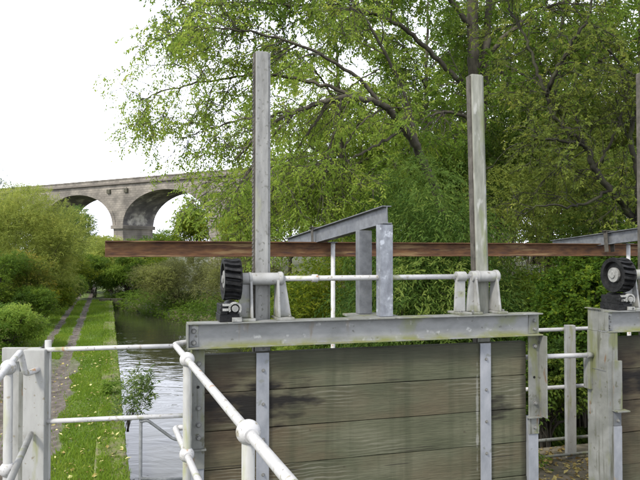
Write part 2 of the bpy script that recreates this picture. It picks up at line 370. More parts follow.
def ground_mat():
    m = bpy.data.materials.new('grass_and_mud'); m.use_nodes = True
    t = m.node_tree; p = t.nodes['Principled BSDF']; p.inputs['Roughness'].default_value = .9
    g = N(t, 'ShaderNodeNewGeometry'); sx = N(t, 'ShaderNodeSeparateXYZ'); t.links.new(g.outputs['Position'], sx.inputs[0])
    def noise(s, d=6):
        n = N(t, 'ShaderNodeTexNoise'); n.inputs['Scale'].default_value = s; n.inputs['Detail'].default_value = d
        t.links.new(g.outputs['Position'], n.inputs['Vector']); return n.outputs['Fac']
    def math2(op, a, b, c=None):
        n = N(t, 'ShaderNodeMath', operation=op)
        for i, q in enumerate((a, b, c)):
            if q is None: continue
            if isinstance(q, (int, float)): n.inputs[i].default_value = q
            else: t.links.new(q, n.inputs[i])
        return n.outputs[0]
    def ramp(f, cols, ps):
        r = N(t, 'ShaderNodeValToRGB'); el = r.color_ramp.elements
        while len(el) < len(cols): el.new(.5)
        for i in range(len(cols)): el[i].position = ps[i]; el[i].color = (*cols[i], 1)
        t.links.new(f, r.inputs[0]); return r.outputs[0]
    def mixc(f, a, b):
        n = N(t, 'ShaderNodeMix', data_type='RGBA'); t.links.new(f, n.inputs[0]); t.links.new(a, n.inputs[6]); t.links.new(b, n.inputs[7]); return n.outputs[2]
    def smooth(v, a, b):
        n = N(t, 'ShaderNodeMapRange', interpolation_type='SMOOTHSTEP'); t.links.new(v, n.inputs[0]); n.inputs[1].default_value = a; n.inputs[2].default_value = b; return n.outputs[0]
    c = math2('ADD', math2('MULTIPLY_ADD', sx.outputs[1], .331, 2.34-.331*7.9), sx.outputs[0])
    cn = math2('ADD', c, math2('MULTIPLY_ADD', noise(1.6, 4), .4, -.2))
    cn2 = math2('ADD', c, math2('MULTIPLY_ADD', noise(1.0, 4), .22, -.11))
    grass = ramp(noise(3.0), [(.06, .10, .022), (.11, .17, .032), (.19, .21, .07)], [.3, .5, .72])
    mud = ramp(noise(5.0), [(.06, .048, .038), (.105, .087, .072), (.17, .148, .13)], [.3, .5, .7])
    soil = ramp(noise(1.2), [(.03, .045, .014), (.06, .07, .025), (.12, .10, .05)], [.35, .5, .7])
    def band(v, x0, hw, s):
        a = math2('ABSOLUTE', math2('SUBTRACT', v, x0), 0); return smooth(a, hw+s, hw-s)
    near = smooth(sx.outputs[1], 20, 14)
    wide = math2('MULTIPLY', band(cn, -1.86, .90, .1), near)
    ruts = math2('MAXIMUM', band(cn2, -1.38, .15, .05), band(cn2, -2.15, .13, .05))
    mudf = math2('MAXIMUM', wide, ruts)
    col = mixc(mudf, grass, mud)
    col = mixc(smooth(cn, -2.7, -3.1), col, soil)
    col = mixc(smooth(c, .1, .3), col, soil)
    t.links.new(col, p.inputs['Base Color'])
    b = N(t, 'ShaderNodeBump'); b.inputs['Strength'].default_value = .7; b.inputs['Distance'].default_value = .08
    t.links.new(noise(9, 8), b.inputs['Height']); t.links.new(b.outputs[0], p.inputs['Normal'])
    return m
go = link('ground', np_mesh('ground', vs, quads, True), None, ground_mat()); go['kind'] = 'structure'

def water_mat():
    m = bpy.data.materials.new('canal_water'); m.use_nodes = True
    t = m.node_tree; p = t.nodes['Principled BSDF']
    p.inputs['Base Color'].default_value = (.035, .036, .022, 1); p.inputs['Roughness'].default_value = .02; p.inputs['IOR'].default_value = 1.33
    p.inputs['Specular IOR Level'].default_value = .6
    g = N(t, 'ShaderNodeNewGeometry'); mpn = N(t, 'ShaderNodeMapping'); mpn.inputs['Rotation'].default_value = (0, 0, R(16)); mpn.inputs['Scale'].default_value = (1.0, 1.7, 1)
    t.links.new(g.outputs['Position'], mpn.inputs[0])
    n = N(t, 'ShaderNodeTexNoise'); n.inputs['Scale'].default_value = 1.5; n.inputs['Detail'].default_value = 3; n.inputs['Distortion'].default_value = .6
    t.links.new(mpn.outputs[0], n.inputs[0])
    b = N(t, 'ShaderNodeBump'); b.inputs['Strength'].default_value = .13; b.inputs['Distance'].default_value = .10
    t.links.new(n.outputs['Fac'], b.inputs['Height']); t.links.new(b.outputs[0], p.inputs['Normal'])
    return m
wm = MB().add([(-40, -60, -1.6), (30, -60, -1.6), (30, 45, -1.6), (-40, 45, -1.6)], [(0, 1, 2, 3)])
wm.build('water', water_mat())['kind'] = 'structure'

# coping stones along the canal edge, each a piece of its own, in a frame (c, s) with s = forward distance
M_cope = mat('mossy_stone', [(.10, .10, .05), (.17, .17, .07), (.25, .245, .12)], .9, 4, (1, 1, 1), .5, spots=[((.13, .17, .025), 3, .44, .12), ((.10, .09, .06), 8, .6, .06), ((.08, .14, .02), 2, .58, .1)])
cope = thing('canal_edge', 'low mossy stone coping along the canal edge beside the grass strip', 'canal edge', (-2.34, 7.9, -1.2))
y = 2.5; i = 0
M_wall = mat('wet_wall_stone', [(.04, .04, .028), (.08, .075, .05), (.12, .115, .075)], .8, 3, bump=.4)
def edge_pt(c, Y, z): return (-2.34+c-.331*(Y-7.9) + 2.34, Y-7.9, z+1.2)
def edge_block(y0, y1, c0, c1, z0, z1):
    q = MB(); v = [edge_pt(c, Y, z) for c in (c0, c1) for Y in (y0, y1) for z in (z0, z1)]
    return q.add(v, [(0, 1, 3, 2), (4, 6, 7, 5), (0, 4, 5, 1), (2, 3, 7, 6), (0, 2, 6, 4), (1, 5, 7, 3)])
while y < 37.5:
    L = random.uniform(.8, 1.3)
    edge_block(y+.012, y+L, -.40+random.uniform(-.04, .03), random.uniform(-.015, .02), -1.42, -1.165+random.uniform(-.02, .02)).build('coping_stone', M_cope, cope, .02)
    y += L
edge_block(2.5, 37.6, -.34, -.03, -2.7, -1.424).build('canal_wall', M_wall, cope)

# ---------------------------------------------------------------- the sluice: local frame of the gates
TH = R(15.8); GO = Vector((-1.01, 4.9, 0)); OFF2 = 3.83
GU = Vector((math.cos(TH), math.sin(TH), 0)); GV = Vector((-math.sin(TH), math.cos(TH), 0))
def GW(x, y, z): return GO + GU*x + GV*y + Vector((0, 0, z))
bolt_me = MB().tube([(0, 0, 0), (0, -.004, 0)], .017, 12).tube([(0, -.004, 0), (0, -.017, 0)], .012, 6).mesh('bolt', M_bolt, .0015, 1)
def bolt(parent, x, y, z, off, s=1.0):
    o = link('bolt', bolt_me, parent); o.location = Vector((x, y, z))-Vector(off); o.scale = (s, s, s); o.rotation_euler = (0, random.uniform(0, 1), 0); return o

def sluice(k):
    xo = OFF2*k
    first = k == 0
    word = 'left' if first else 'right'
    # ---- frame: cross beam and side posts
    off = (0, 0, 0)
    t = thing('sluice_portal', 'grey painted steel beam on two bolted posts framing the timber gate, seen whole' if first else 'grey steel beam on a wide algae stained post cut by the right edge', 'steel portal', GW(xo, 0, 0), TH, 'steel frames of the two sluice gates')
    zb0, zb1 = .86, 1.06
    prof = [(a+.072, b+(zb0+zb1)/2) for a, b in ibeam(.2, .145, .011, .011)]
    x0, x1 = (0, 3.13) if first else (0, 3.3)
    b = MB().prism(prof, 'x', x0, x1).build('cross_beam', M_beam, t, .002)
    MB().box(x0-.004, x0+.008, .01, .135, zb0+.013, zb1-.013).build('end_plate', M_greyA, b, .001)
    cl = MB().box(.015, .085, .058, .066, zb0+.014, zb1-.014).build('cleat', M_grey, b, .002)
    for z in (.905, .995): bolt(cl, .05, .058, z, off, 1.25)
    cl = MB().box(x1-.11, x1-.02, .058, .066, zb0+.014, zb1-.014).build('cleat', M_greyA, b, .002)
    for z in (.915, .99): bolt(cl, x1-.055, .058, z, off, 1.1)
    # posts
    if first:
        def post(xa, xb, side, zs):
            # angle post: face plate with an outstanding flange on its outer edge, thinner lower channel
            mb = MB().box(xa, xb, .062, .075, zs, .858)
            fx = xa if side < 0 else xb-.012
            if side > 0: mb.box(xb+.002, xb+.014, -.045, .075, zs, .858)
            else: mb.box(xa-.014, xa-.002, -.02, .075, zs, .858)
            p = mb.build('post', M_greyA, t, .002)
            MB().box(xa-.02, xb+.012, .03, .078, zs-.012, zs).build('shelf', M_greyA, p, .002)
            MB().prism([(xa+.002, .075), (xb-.001, .075), (xb-.001, .16), (xa+.002, .16)], 'z', -1.6, zs-.0125).build('lower_post', M_strap, p, .003)
            MB().box(xa, xb+.001, .066, .074, zs-.16, zs-.0135).build('splice_plate', M_greyA, p, .002)
            return p
        p = post(.035, .135, -1, .085)
        for z in (.74, .40, .27, .17): bolt(p, .09, .062, z, off, 1.3)
        MB().tube([(.085, .0615, .56), (.085, .060, .56)], .012, 10).build('bolt_hole', M_black, p)
        p = post(3.02, 3.125, 1, .13)
        for z in (.76, .25): bolt(p, 3.08, .062, z, off, 1.3)
        bolt(p, 3.08, .066, .03, off, 1.1)
        MB().tube([(3.075, .0615, .48), (3.075, .060, .48)], .012, 10).build('bolt_hole', M_black, p)
    else:
        mb = MB().box(-.012, .10, .004, .285, -1.6, .857).box(-.004, .1, .137, .285, .859, 1.062)
        p = mb.build('post', M_greyA, t, .003)
        MB().box(-.02, .022, .10, .31, 1.064, 1.074).build('cap_plate', M_greyA, p, .002)
        MB().box(-.016, -.0125, .03, .27, .50, .503).build('weld_seam', M_darkpole, p)
        MB().box(-.045, -.0125, .21, .30, .30, .62).build('guide_block', M_greyA, p, .003)
        MB().box(.035, .13, -.016, .0035, .15, .60).build('face_plate', M_greyA, p, .002)
        MB().box(.03, .165, -.075, .003, .137, .149).build('shelf', M_greyA, p, .002)
        sp = MB().box(.04, .12, -.012, .0035, .0, .136).build('splice_plate', M_galvd, p, .002); bolt(sp, .08, -.012, .05, off)
        MB().box(.042, .128, -.01, .0035, -1.6, -.003).build('lower_post', M_strap, p, .002)
        for z in (.2,): bolt(p, .08, .058, z, off)
    # ---- gate leaf: planks, straps, lifting stems
    g = thing('sluice_gate', 'wet olive brown timber sluice gate of wide planks between two steel straps' if first else 'dark timber sluice gate at the right edge, only its left end in view', 'sluice gate', GW(xo, 0, 0), TH, 'timber sluice gates')
    rr = random.Random(3+k)
    z = .80
    for j in range(8):
        h = .302
        xa, xb = (.137, 3.018) if first else (.135, 3.2)
        yy = .105+rr.uniform(-.004, .004)
        # plank with slightly wavy face
        mb = MB(); n = 13
        prof = []
        top = [(xa+(xb-xa)*i/(n-1), z-.001-rr.uniform(0, .003)) for i in range(n)]
        bot = [(xa+(xb-xa)*i/(n-1), z-h+.001+rr.uniform(0, .004)) for i in range(n-1, -1, -1)]
        mb.prism(top+bot, 'y', yy, yy+.09)
        mb.build('plank', M_plank, g, .004)
        z -= h
    stems = [(.612, 0, M_stem), (2.655, -.0235, M_stem2)]
    if not first: stems = [(.66, 0, M_stem2), (2.75, 0, M_stem2)]
    for xs, lean, ms in stems:
        zt_ = (3.27 if xs < 1 else 3.23) if first else 3.40
        if first: xs -= .014 if xs < 1 else .055
        st = MB().box(xs-.052, xs+.052, .085, .097, -1.6, .80).build('strap', M_strap, g, .002)
        for zz in (.66, .39, .11, -.17): bolt(st, xs+.004, .085, zz, off, .85)
        if first: xs += .014 if xs < 1 else .055
        s = MB().box(xs-.053, xs+.053, .205, .30, .70, zt_, lean).build('lifting_stem', ms, g, .006)
        MB().box(xs+.0535, xs+.072, .22, .30, .70, zt_-.005, lean).build('edge_strip', ms, s, .002)
        rk = MB().box(xs-.066, xs-.0535, .225, .29, .70, zt_-.01, lean)
        for q in range(62 if ms is M_stem else 0):
            zq = 1.09+q*.034; dx = lean*(zq-.70)
            rk.prism([(xs-.0665+dx, zq), (xs-.071+dx, zq+.006), (xs-.071+dx, zq+.014), (xs-.0665+dx, zq+.020)], 'y', .228, .288)
        rk.build('rack', M_rack, s)
    # ---- winding gear on the beam
    oz = 1.061; xc = .35
    if not first: xc = .23
    q = thing('winding_gear', 'black worm wheel with grey bearing stands and long lifting shaft on the middle beam' if first else 'black worm wheel with pale hub on the beam at the right edge', 'winding gear', GW(xo, 0, 0), TH, 'winding gears of the sluices')
    ys, zs = .14, 1.39
    # worm wheel with a hollow throat and slanting teeth
    mb = MB(); T = 18; S = 10; J = 9; wdt = .068; RO = .174
    ring = []
    for j in range(J):
        f = 2*j/(J-1)-1
        thr = .018*(1-f*f)
        for a in range(T*S):
            ph = (a % S)/S
            tooth = .030*min(1, max(0, (abs(ph-.5)-.20)/.14)) if 0 < j < J-1 else .010
            ang = 2*math.pi*(a/(T*S) + .010*f)
            r = RO-thr*.7-tooth
            ring.append((xc+f*wdt, ys+r*math.cos(ang), zs+r*math.sin(ang)))
    n = T*S
    fs = [(j*n+a, j*n+(a+1) % n, (j+1)*n+(a+1) % n, (j+1)*n+a) for j in range(J-1) for a in range(n)]
    for j, sx_ in ((0, -1), (J-1, 1)):
        b0 = len(ring)
        for a in range(n):
            ang = 2*math.pi*(a/(T*S)+.010*sx_)
            ring.append((xc+sx_*wdt, ys+.128*math.cos(ang), zs+.128*math.sin(ang)))
        for a in range(n):
            ang = 2*math.pi*(a/(T*S)+.010*sx_)
            ring.append((xc+sx_*.035, ys+.118*math.cos(ang), zs+.118*math.sin(ang)))
        fs += [(j*n+a, b0+a, b0+(a+1) % n, j*n+(a+1) % n) for a in range(n)]
        fs += [(b0+a, b0+n+a, b0+n+(a+1) % n, b0+(a+1) % n) for a in range(n)]
        fs.append(tuple(b0+n+a for a in range(n)))
    mb.add(ring, fs)
    wl = mb.build('worm_wheel', M_black, q)
    hb = MB().tube([(xc-.062, ys, zs), (xc-.03, ys, zs)], .070, 24)
    hb.tube([(xc-.074, ys, zs), (xc-.06, ys, zs)], .032, 18)
    hb.build('hub', M_hub, wl, .003)
    # worm box under the wheel
    wz = oz+.105
    wb = MB().box(xc-.105, xc+.05, .02, .27, oz, oz+.06).tube([(xc+.0, .03, wz), (xc+.0, .26, wz)], .054, 20).box(xc-.10, xc-.045, .01, .26, oz+.06, oz+.135).tube([(xc-.075, .005, oz+.10), (xc-.075, .04, oz+.10)], .03, 14).build('worm_box', M_black, q, .004)
    cp = MB(); arc = []
    for i in range(15):
        a = R(-130+250*i/14+90); arc.append((xc+.012+.052*math.cos(a), wz+.052*math.sin(a)))
    for i in range(14, -1, -1):
        a = R(-130+250*i/14+90); arc.append((xc+.012+.036*math.cos(a), wz+.036*math.sin(a)))
    cp.prism(arc, 'y', -.006, .028)
    cp.box(xc-.085, xc-.024, -.004, .018, wz+.020, wz+.038).box(xc-.085, xc-.04, -.004, .018, wz-.018, wz+.002)
    cp.box(xc-.01, xc+.065, -.004, .018, oz+.002, oz+.035)
    cp.build('bearing_cap', M_hubl, wb, .002)
    MB().tube([(xc+.012, -.012, wz), (xc+.012, .03, wz)], .026, 16).build('worm_end', M_hub, wb, .002)
    # bearing stands
    def stand(xm, sgn, rib=True, wtop=.05, wbot=.105):
        p = MB()
        x_in, x_t, x_b = xm, xm-sgn*wtop, xm-sgn*wbot
        p.prism([(x_in, oz+.022), (x_b, oz+.022), (x_t, zs+.02), (x_in, zs+.02)], 'y', ys-.022, ys+.01)
        if rib:
            p.prism([(ys-.10, oz+.022), (ys+.10, oz+.022), (ys+.045, zs+.02), (ys-.045, zs+.02)], 'x', x_in, x_in+sgn*.020)
        p.box(min(x_b, x_in+sgn*.03)-.006, max(x_b, x_in+sgn*.03)+.006, ys-.115, ys+.115, oz, oz+.021)
        o = p.build('bearing_stand', M_ped, q, .004)
        bolt_o = link('bolt', bolt_me, o); bolt_o.location = (x_b+sgn*.025, ys-.08, oz+.021); bolt_o.rotation_euler = (R(-90), 0, 0)
        return o
    def hous(xa, xb):
        o = MB().tube([(xa, ys, zs), (xb, ys, zs)], .050, 24).tube([(xb-.04, ys, zs), (xb-.008, ys, zs)], .058, 24).tube([(xa+.055, ys, zs), (xa+.075, ys, zs)], .055, 24)
        return o.build('bearing_tube', M_ped, q, .004)
    d = xc-.35
    stand(.495+d, 1); stand(.735+d, -1); hous(.435+d, .775+d)
    stand(2.42, 1, False, .085, .10); stand(2.505, 1, True, .03, .07); stand(2.735, -1, True, .01, .05); hous(2.485, 2.76)
    MB().tube([(2.34, ys, zs), (2.43, ys, zs)], .046, 20).build('end_bearing', M_ped, q, .004)
    sh = MB().tube([(xc, ys, zs), (2.50, ys, zs)], .0225, 16).build('shaft', M_white, q)
    MB().tube([(1.02+d, ys, zs), (1.068+d, ys, zs)], .033, 18).build('collar', M_white, sh, .003)
    # ---- bracket of two galvanised posts and a sloping joist
    X0 = 1.655
    br = thing('joist_bracket', 'galvanised bracket of two box posts carrying a sloping joist above the middle beam' if first else 'far galvanised joist resting on the rusty beam at the right edge', 'bracket', GW(xo+X0, 0, 0), TH, 'galvanised brackets over the sluices')
    off = (X0, 0, 0)
    pf = MB(off).box(1.600, 1.715, .075, .175, 1.062, 1.842).build('post', M_galv, br, .004)
    MB(off).box(1.612, 1.703, .085, .165, 1.843, 1.847).build('post_cap', M_black, pf)
    MB(off).box(1.512, 1.632, .36, .46, 1.062, 1.80).build('post', M_galvd, br, .004)  # rear post stands in shadow; that shade is put into its steel colour
    MB(off).box(1.40, 1.80, .15, .50, 1.062-.021, 1.0595).build('base_plate', M_greyA, br, .002)
    # joist in its own slanting frame
    a = GW(1.665, .075, 1.925)-GW(X0, 0, 0); e = Vector((-.40, 7.98, 1.70))-GW(X0, 0, 0)
    rot = Matrix.Rotation(-TH, 3, 'Z'); a = rot @ a; e = rot @ e
    dirv = (e-a).normalized(); side = dirv.cross(Vector((0, 0, 1))).normalized(); up = side.cross(dirv).normalized()
    pr = ibeam(.155, .085, .008, .009)
    mb = MB(); n = len(pr)
    vs_ = [a+side*u+up*v for u, v in pr]+[e+side*u+up*v for u, v in pr]
    mb.add(vs_, [(i, (i+1) % n, n+(i+1) % n, n+i) for i in range(n)]+[tuple(range(n-1, -1, -1)), tuple(range(n, 2*n))])
    ji = mb.build('joist', M_galvd, br, .0015)
    cpt = a + (e-a)*.63
    cm = MB(); 
    for s_ in (-.052, .046):
        q0 = cpt+side*s_
        vv = [q0+side*x_+dirv*y_+up*z_ for x_ in (0, .008) for y_ in (-.03, .03) for z_ in (-.17, .09)]
        cm.add(vv, [(0, 1, 3, 2), (4, 6, 7, 5), (0, 4, 5, 1), (2, 3, 7, 6), (0, 2, 6, 4), (1, 5, 7, 3)])
    vv = [cpt+side*x_+dirv*y_+up*z_ for x_ in (-.075, .075) for y_ in (-.03, .03) for z_ in (.0905, .10)]
    cm.add(vv, [(0, 1, 3, 2), (4, 6, 7, 5), (0, 4, 5, 1), (2, 3, 7, 6), (0, 2, 6, 4), (1, 5, 7, 3)])
    cm.build('clamp', M_rack, ji, .001)
    # ---- prop pole
    base = Vector((.14, 6.9, 0))+GU*xo
    pl = MB().tube([(0, 0, 0), (0, 0, 3.31)], .024, 12)
    po = pl.build('prop_pole', M_white); po.location = base+Vector((0, 0, -1.6))
    MB().box(-.05, .05, -.05, .05, 3.311, 3.319).build('head_plate', M_galvd, po)
    tag(po, 'thin white upright pole under the joist behind the middle sluice beam' if first else 'thin white pole under the joist at the right edge', 'pole', 'white poles propping the joists')
sluice(0); sluice(1)

# rusty runway beam
A = Vector((-2.096, 6.24, 1.64)); B = Vector((7.2, 9.5, 1.64)); dv = B-A
rb = MB().prism([(a, b) for a, b in ibeam(.160, .085, .009, .013)], 'x', 0, dv.length).build('rusty_beam', M_rust, None, .003)
rb.location = A; rb.rotation_euler = (0, 0, math.atan2(dv.y, dv.x))
tag(rb, 'long rusty steel joist running level behind both lifting stems', 'steel beam')

# ---------------------------------------------------------------- railings
def rx(Y): return -.09-.348*(Y-1.97)
def lx(Y): return -2.09-.335*(Y-4.48)
t = thing('handrail', 'white tubular handrail with ball joints running from the foreground to the gate', 'handrail', (rx(2.517), 2.517, 0))
off = (rx(2.517), 2.517, 0)
MB(off).tube(rounded([(rx(-2), -2, .9), (rx(2), 2, .9), (rx(4.93), 4.93, .9), (-.99, 5.05, .905)], .07, 6), .0215, 16).build('top_rail', M_white, t)
MB(off).tube(rounded([(rx(-2), -2, .28), (rx(2), 2, .28), (rx(4.86), 4.86, .28), (-1.00, 4.86, .285)], .07, 6), .0215, 16).build('lower_rail', M_white, t)
for Y in (4.22, 2.517, .75):
    p = MB(off).tube([(rx(Y), Y, -1.3), (rx(Y), Y, .86)], .0265, 14).build('post', M_post, t)
    for z in (.9, .28):
        bj = MB(off).ball((rx(Y), Y, z), .049, seg=20, rings=14).build('ball_joint', M_white, p)
        dv = Vector((-.348, 1, 0)).normalized(); c = Vector((rx(Y), Y, z))
        MB(off).tube([c-dv*.062, c-dv*.02], .029, 16).tube([c+dv*.02, c+dv*.062], .029, 16).build('socket', M_white, p)
t = thing('handrail', 'white tubular handrail with a bent end meeting the pale post at the left edge', 'handrail', (lx(3.9), 3.9, 0))
off = (lx(3.9), 3.9, 0)
MB(off).tube(rounded([(lx(-2), -2, .9), (lx(2), 2, .9), (lx(4.48), 4.48, .91), (lx(4.53)+.02, 4.55, .74), (lx(4.53)+.085, 4.68, .765)], .045, 6), .0215, 16).build('top_rail', M_white, t)
MB(off).tube([(lx(-2), -2, .28), (lx(4.62)+.06, 4.62, .30)], .0215, 14).build('lower_rail', M_post, t)
for Y in (3.93, 2.2, .4):
    p = MB(off).tube([(lx(Y), Y, -1.3), (lx(Y), Y, .86)], .0265, 14).build('post', M_post, t)
    for z in (.9, .28): MB(off).ball((lx(Y), Y, z), .047, seg=18, rings=12).build('ball_joint', M_white, p)
# end post at the left
t = thing('gate_post', 'broad pale painted double post with a board across its top, left of the grass', 'post', (-2.05, 4.66, -1.25))
off = (-2.05, 4.66, -1.25)
MB(off).box(-2.145, -1.99, 4.64, 4.72, -1.25, .90).build('post_board', M_post, t, .006)
MB(off).box(-2.345, -2.235, 4.78, 4.86, -1.25, .885).build('post_board', M_post, t, .006)
MB(off).box(-2.232, -2.19, 4.76, 4.84, -1.25, .72).build('side_batten', M_greyA, t, .004)
MB(off).box(-2.34, -2.06, 4.722, 4.758, .80, .902).build('top_board', M_post, t, .004)
MB(off).tube([(-2.01, 4.748, -1.25), (-2.01, 4.748, .955)], .024, 12).build('stub_post', M_post, t)
# barrier rails
t = thing('barrier', 'two level white tube rails closing the gap between pale post and gate', 'barrier', (-1.337, 4.79, -1.3))
off = (-1.337, 4.79, -1.3)
MB(off).tube([(-2.0, 4.69, .893), (-1.5, 4.77, .898), (-1.10, 4.83, .90)], .0175, 14).build('rail', M_white, t)
MB(off).tube([(-2.0, 4.69, .372), (-1.5, 4.77, .375), (-1.03, 4.84, .378)], .0175, 14).build('rail', M_white, t)
MB(off).tube([(-1.337, 4.80, -1.3), (-1.337, 4.80, .36)], .0125, 10).build('stay_pole', M_darkpole, t)
MB(off).tube(rounded([(-1.34, 4.797, .34), (-1.29, 4.80, .355), (-1.10, 4.84, .20), (-1.04, 4.85, .19)], .04), .011, 10).build('strut', M_darkpole, t)
MB(off).tube([(-1.35, 4.80, -.075), (-1.24, 4.80, -.085), (-1.0, 4.82, -.09)], .012, 8).build('foot_bar', M_darkpole, t)

# foot bridge deck under the camera
M_deck = mat('deck_boards', [(.12, .11, .09), (.20, .185, .15), (.28, .26, .22)], .85, 4, (1, 6, 1), .3)
t = thing('footbridge_deck', 'grey boarded deck of the narrow footbridge between the two handrails', 'deck', (-.3, 1, 0))
for i in range(28):
    Y = -1.9+i*.155
    xa, xb = lx(Y)-.03, rx(Y)+.03
    MB((-.3, 1, 0)).box(xa, xb, Y, Y+.145, -.05-random.uniform(0, .004), -.0).build('deck_board', M_deck, t, .004)
M_conc = mat('stained_concrete', [(.11, .105, .085), (.18, .17, .14), (.26, .25, .21)], .9, 3, bump=.3, spots=[((.10, .12, .04), 2, .5, .15)])
for Y in (-1.5, 1.9):
    MB((-.3, 1, 0)).box(lx(Y)-.1, rx(Y)+.1, Y-.1, Y+.1, -2.7, -.056).build('bearer', M_conc, t, .01)

# fence in the gap between the gates and the pier below
fp = GW(3.50, 1.15, 0)
t = thing('gap_fence', 'pale post and tube rails seen through the gap between both gates', 'fence', (2.81, 7.2, -.72))
off = (2.81, 7.2, -.72)
fu = Vector((math.cos(TH), math.sin(TH), 0))
MB(off).box(2.755, 2.862, 7.18, 7.25, -.70, .79).build('post', M_post, t, .006)
def frail(y_, z, r, m, L0=-.9, L1=1.2, dz=0):
    c = Vector((2.81, 7.215+y_, z)); MB(off).tube([c+fu*L0, c+fu*L1+Vector((0, 0, dz))], r, 12).build('rail', m, t)
frail(.075, .735, .022, M_white); frail(.075, .085, .022, M_white); frail(.09, -.50, .018, M_greyA); frail(-.055, -.635, .016, M_greyA)
c1 = GW(3.10, .27, .625); c2 = GW(3.812, .21, .625)
MB(off).tube([c1, c2], .023, 12).build('rail', M_white, t)
MB(off).tube([c2-GU*.06, c2], .028, 12).build('rail_socket', M_greyA, t)
pier = MB(); a0, a1, b0, b1 = GW(2.6, .36, 0), GW(5.0, .36, 0), GW(2.6, 1.6, 0), GW(5.0, 1.6, 0)
MB().add([(v.x, v.y, z) for z in (-2.7, -.69) for v in (a0, a1, b1, b0)], [(0, 1, 2, 3), (4, 5, 6, 7), (0, 1, 5, 4), (1, 2, 6, 5), (2, 3, 7, 6), (3, 0, 4, 7)]).build('pier', mat('leafy_soil', [(.07, .065, .035), (.14, .12, .075), (.24, .20, .14)], .95, 7, bump=.6), None, .02)['kind'] = 'structure'

# ---------------------------------------------------------------- viaduct
M_via = bpy.data.materials.new('viaduct_stone'); M_via.use_nodes = True
def via_mat(m, dark=1.0):
    t = m.node_tree; p = t.nodes['Principled BSDF']; p.inputs['Roughness'].default_value = .9
    tcn = N(t, 'ShaderNodeTexCoord'); mp_ = N(t, 'ShaderNodeMapping'); mp_.inputs['Rotation'].default_value = (R(90), 0, 0)
    t.links.new(tcn.outputs['Object'], mp_.inputs[0])
    br = N(t, 'ShaderNodeTexBrick'); br.inputs['Scale'].default_value = 1; br.inputs['Brick Width'].default_value = .9; br.inputs['Row Height'].default_value = .42
    br.inputs['Mortar Size'].default_value = .035; br.inputs['Color1'].default_value = (.26*dark, .24*dark, .205*dark, 1); br.inputs['Color2'].default_value = (.335*dark, .308*dark, .262*dark, 1)
    br.inputs['Mortar'].default_value = (.20*dark, .184*dark, .158*dark, 1); br.inputs['Bias'].default_value = -.1
    t.links.new(mp_.outputs[0], br.inputs[0])
    nz = N(t, 'ShaderNodeTexNoise'); nz.inputs['Scale'].default_value = .35; nz.inputs['Detail'].default_value = 7; t.links.new(tcn.outputs['Object'], nz.inputs[0])
    r = N(t, 'ShaderNodeValToRGB'); r.color_ramp.elements[0].position = .35; r.color_ramp.elements[1].position = .68
    r.color_ramp.elements[0].color = (.50, .49, .48, 1); r.color_ramp.elements[1].color = (1.15, 1.12, 1.08, 1)
    t.links.new(nz.outputs['Fac'], r.inputs[0])
    mm = N(t, 'ShaderNodeMix', data_type='RGBA', blend_type='MULTIPLY'); mm.inputs[0].default_value = 1
    t.links.new(br.outputs[0], mm.inputs[6]); t.links.new(r.outputs[0], mm.inputs[7]); t.links.new(mm.outputs[2], p.inputs['Base Color'])
    b = N(t, 'ShaderNodeBump'); b.inputs['Strength'].default_value = .5; b.inputs['Distance'].default_value = .1; t.links.new(br.outputs['Fac'], b.inputs['Height']); b.invert = True
    t.links.new(b.outputs[0], p.inputs['Normal'])
via_mat(M_via, .86)
M_soffit = mat('dark_soffit_brick', [(.09, .085, .085), (.16, .15, .145), (.30, .28, .25)], .95, .5, bump=.3, bscale=3, spots=[((.42, .40, .35), .5, .54, .12)])  # arch undersides, a darker tone than the faces with pale patches
VU = Vector((-51.9, 30.7, 0)).normalized(); VO = Vector((-17.4, 111.0, 0)) + VU*1.09    # a pier centre, axis runs away to the left
va = math.atan2(VU.y, VU.x)
t = thing('railway_viaduct', 'tall stone viaduct with wide arches crossing behind the trees at left', 'viaduct', (VO.x, VO.y, -1.2), va)
SP, PW, DEP = 24.2, 2.9, 8.0
zt, zi, rise = EYE+1.2+14.4, EYE+1.2+5.4, 6.35          # relative to base at ground
spans = range(-3, 5)
# local x runs along VU; the camera looks on the face y = 0 (towards -y is behind when rotated): find the sign
nrm = Vector((-VU.y, VU.x, 0)); sg = -1 if nrm.dot(-VO) > 0 else 1       # depth goes along sg*nrm
def yl(d): return sg*d
zw = zt-1.15
for k in spans:
    x0, x1 = k*SP, (k+1)*SP
    n = 28; hs_ = (SP-PW)/2; xm = (x0+x1)/2
    arch = [(xm-hs_*math.cos(math.pi*i/n), zi+rise*math.sin(math.pi*i/n)) for i in range(n+1)]
    mb = MB()
    pts_t = [(x0, zw)]+[(x, zw) for x, z in arch]+[(x1, zw)]
    pts_b = [(x0, zi)]+arch+[(x1, zi)]
    for d in (0, DEP):
        m_ = len(pts_t)
        mb.add([(x, yl(d), z) for x, z in pts_t]+[(x, yl(d), z) for x, z in pts_b], [(i, i+1, m_+i+1, m_+i) for i in range(m_-1)])
    mb.build('spandrel_wall', M_via, t)
    MB().add([(x, yl(.02), z) for x, z in arch]+[(x, yl(DEP-.02), z) for x, z in arch], [(i, i+1, n+2+i, n+1+i) for i in range(n)]).build('arch_soffit', M_soffit, t)
    ra = MB(); ro = .85
    inn = arch; outr = [(xm-(hs_+ro)*math.cos(math.pi*i/n), zi+(rise+ro)*math.sin(math.pi*i/n)) for i in range(n+1)]
    for i in range(n):
        q = [inn[i], inn[i+1], outr[i+1], outr[i]]
        ra.add([(x, yl(-.12), z) for x, z in q]+[(x, yl(.05), z) for x, z in q], [(0, 1, 2, 3), (0, 1, 5, 4), (2, 3, 7, 6), (1, 2, 6, 5), (0, 3, 7, 4)])
    ra.build('arch_ring', M_via, t)
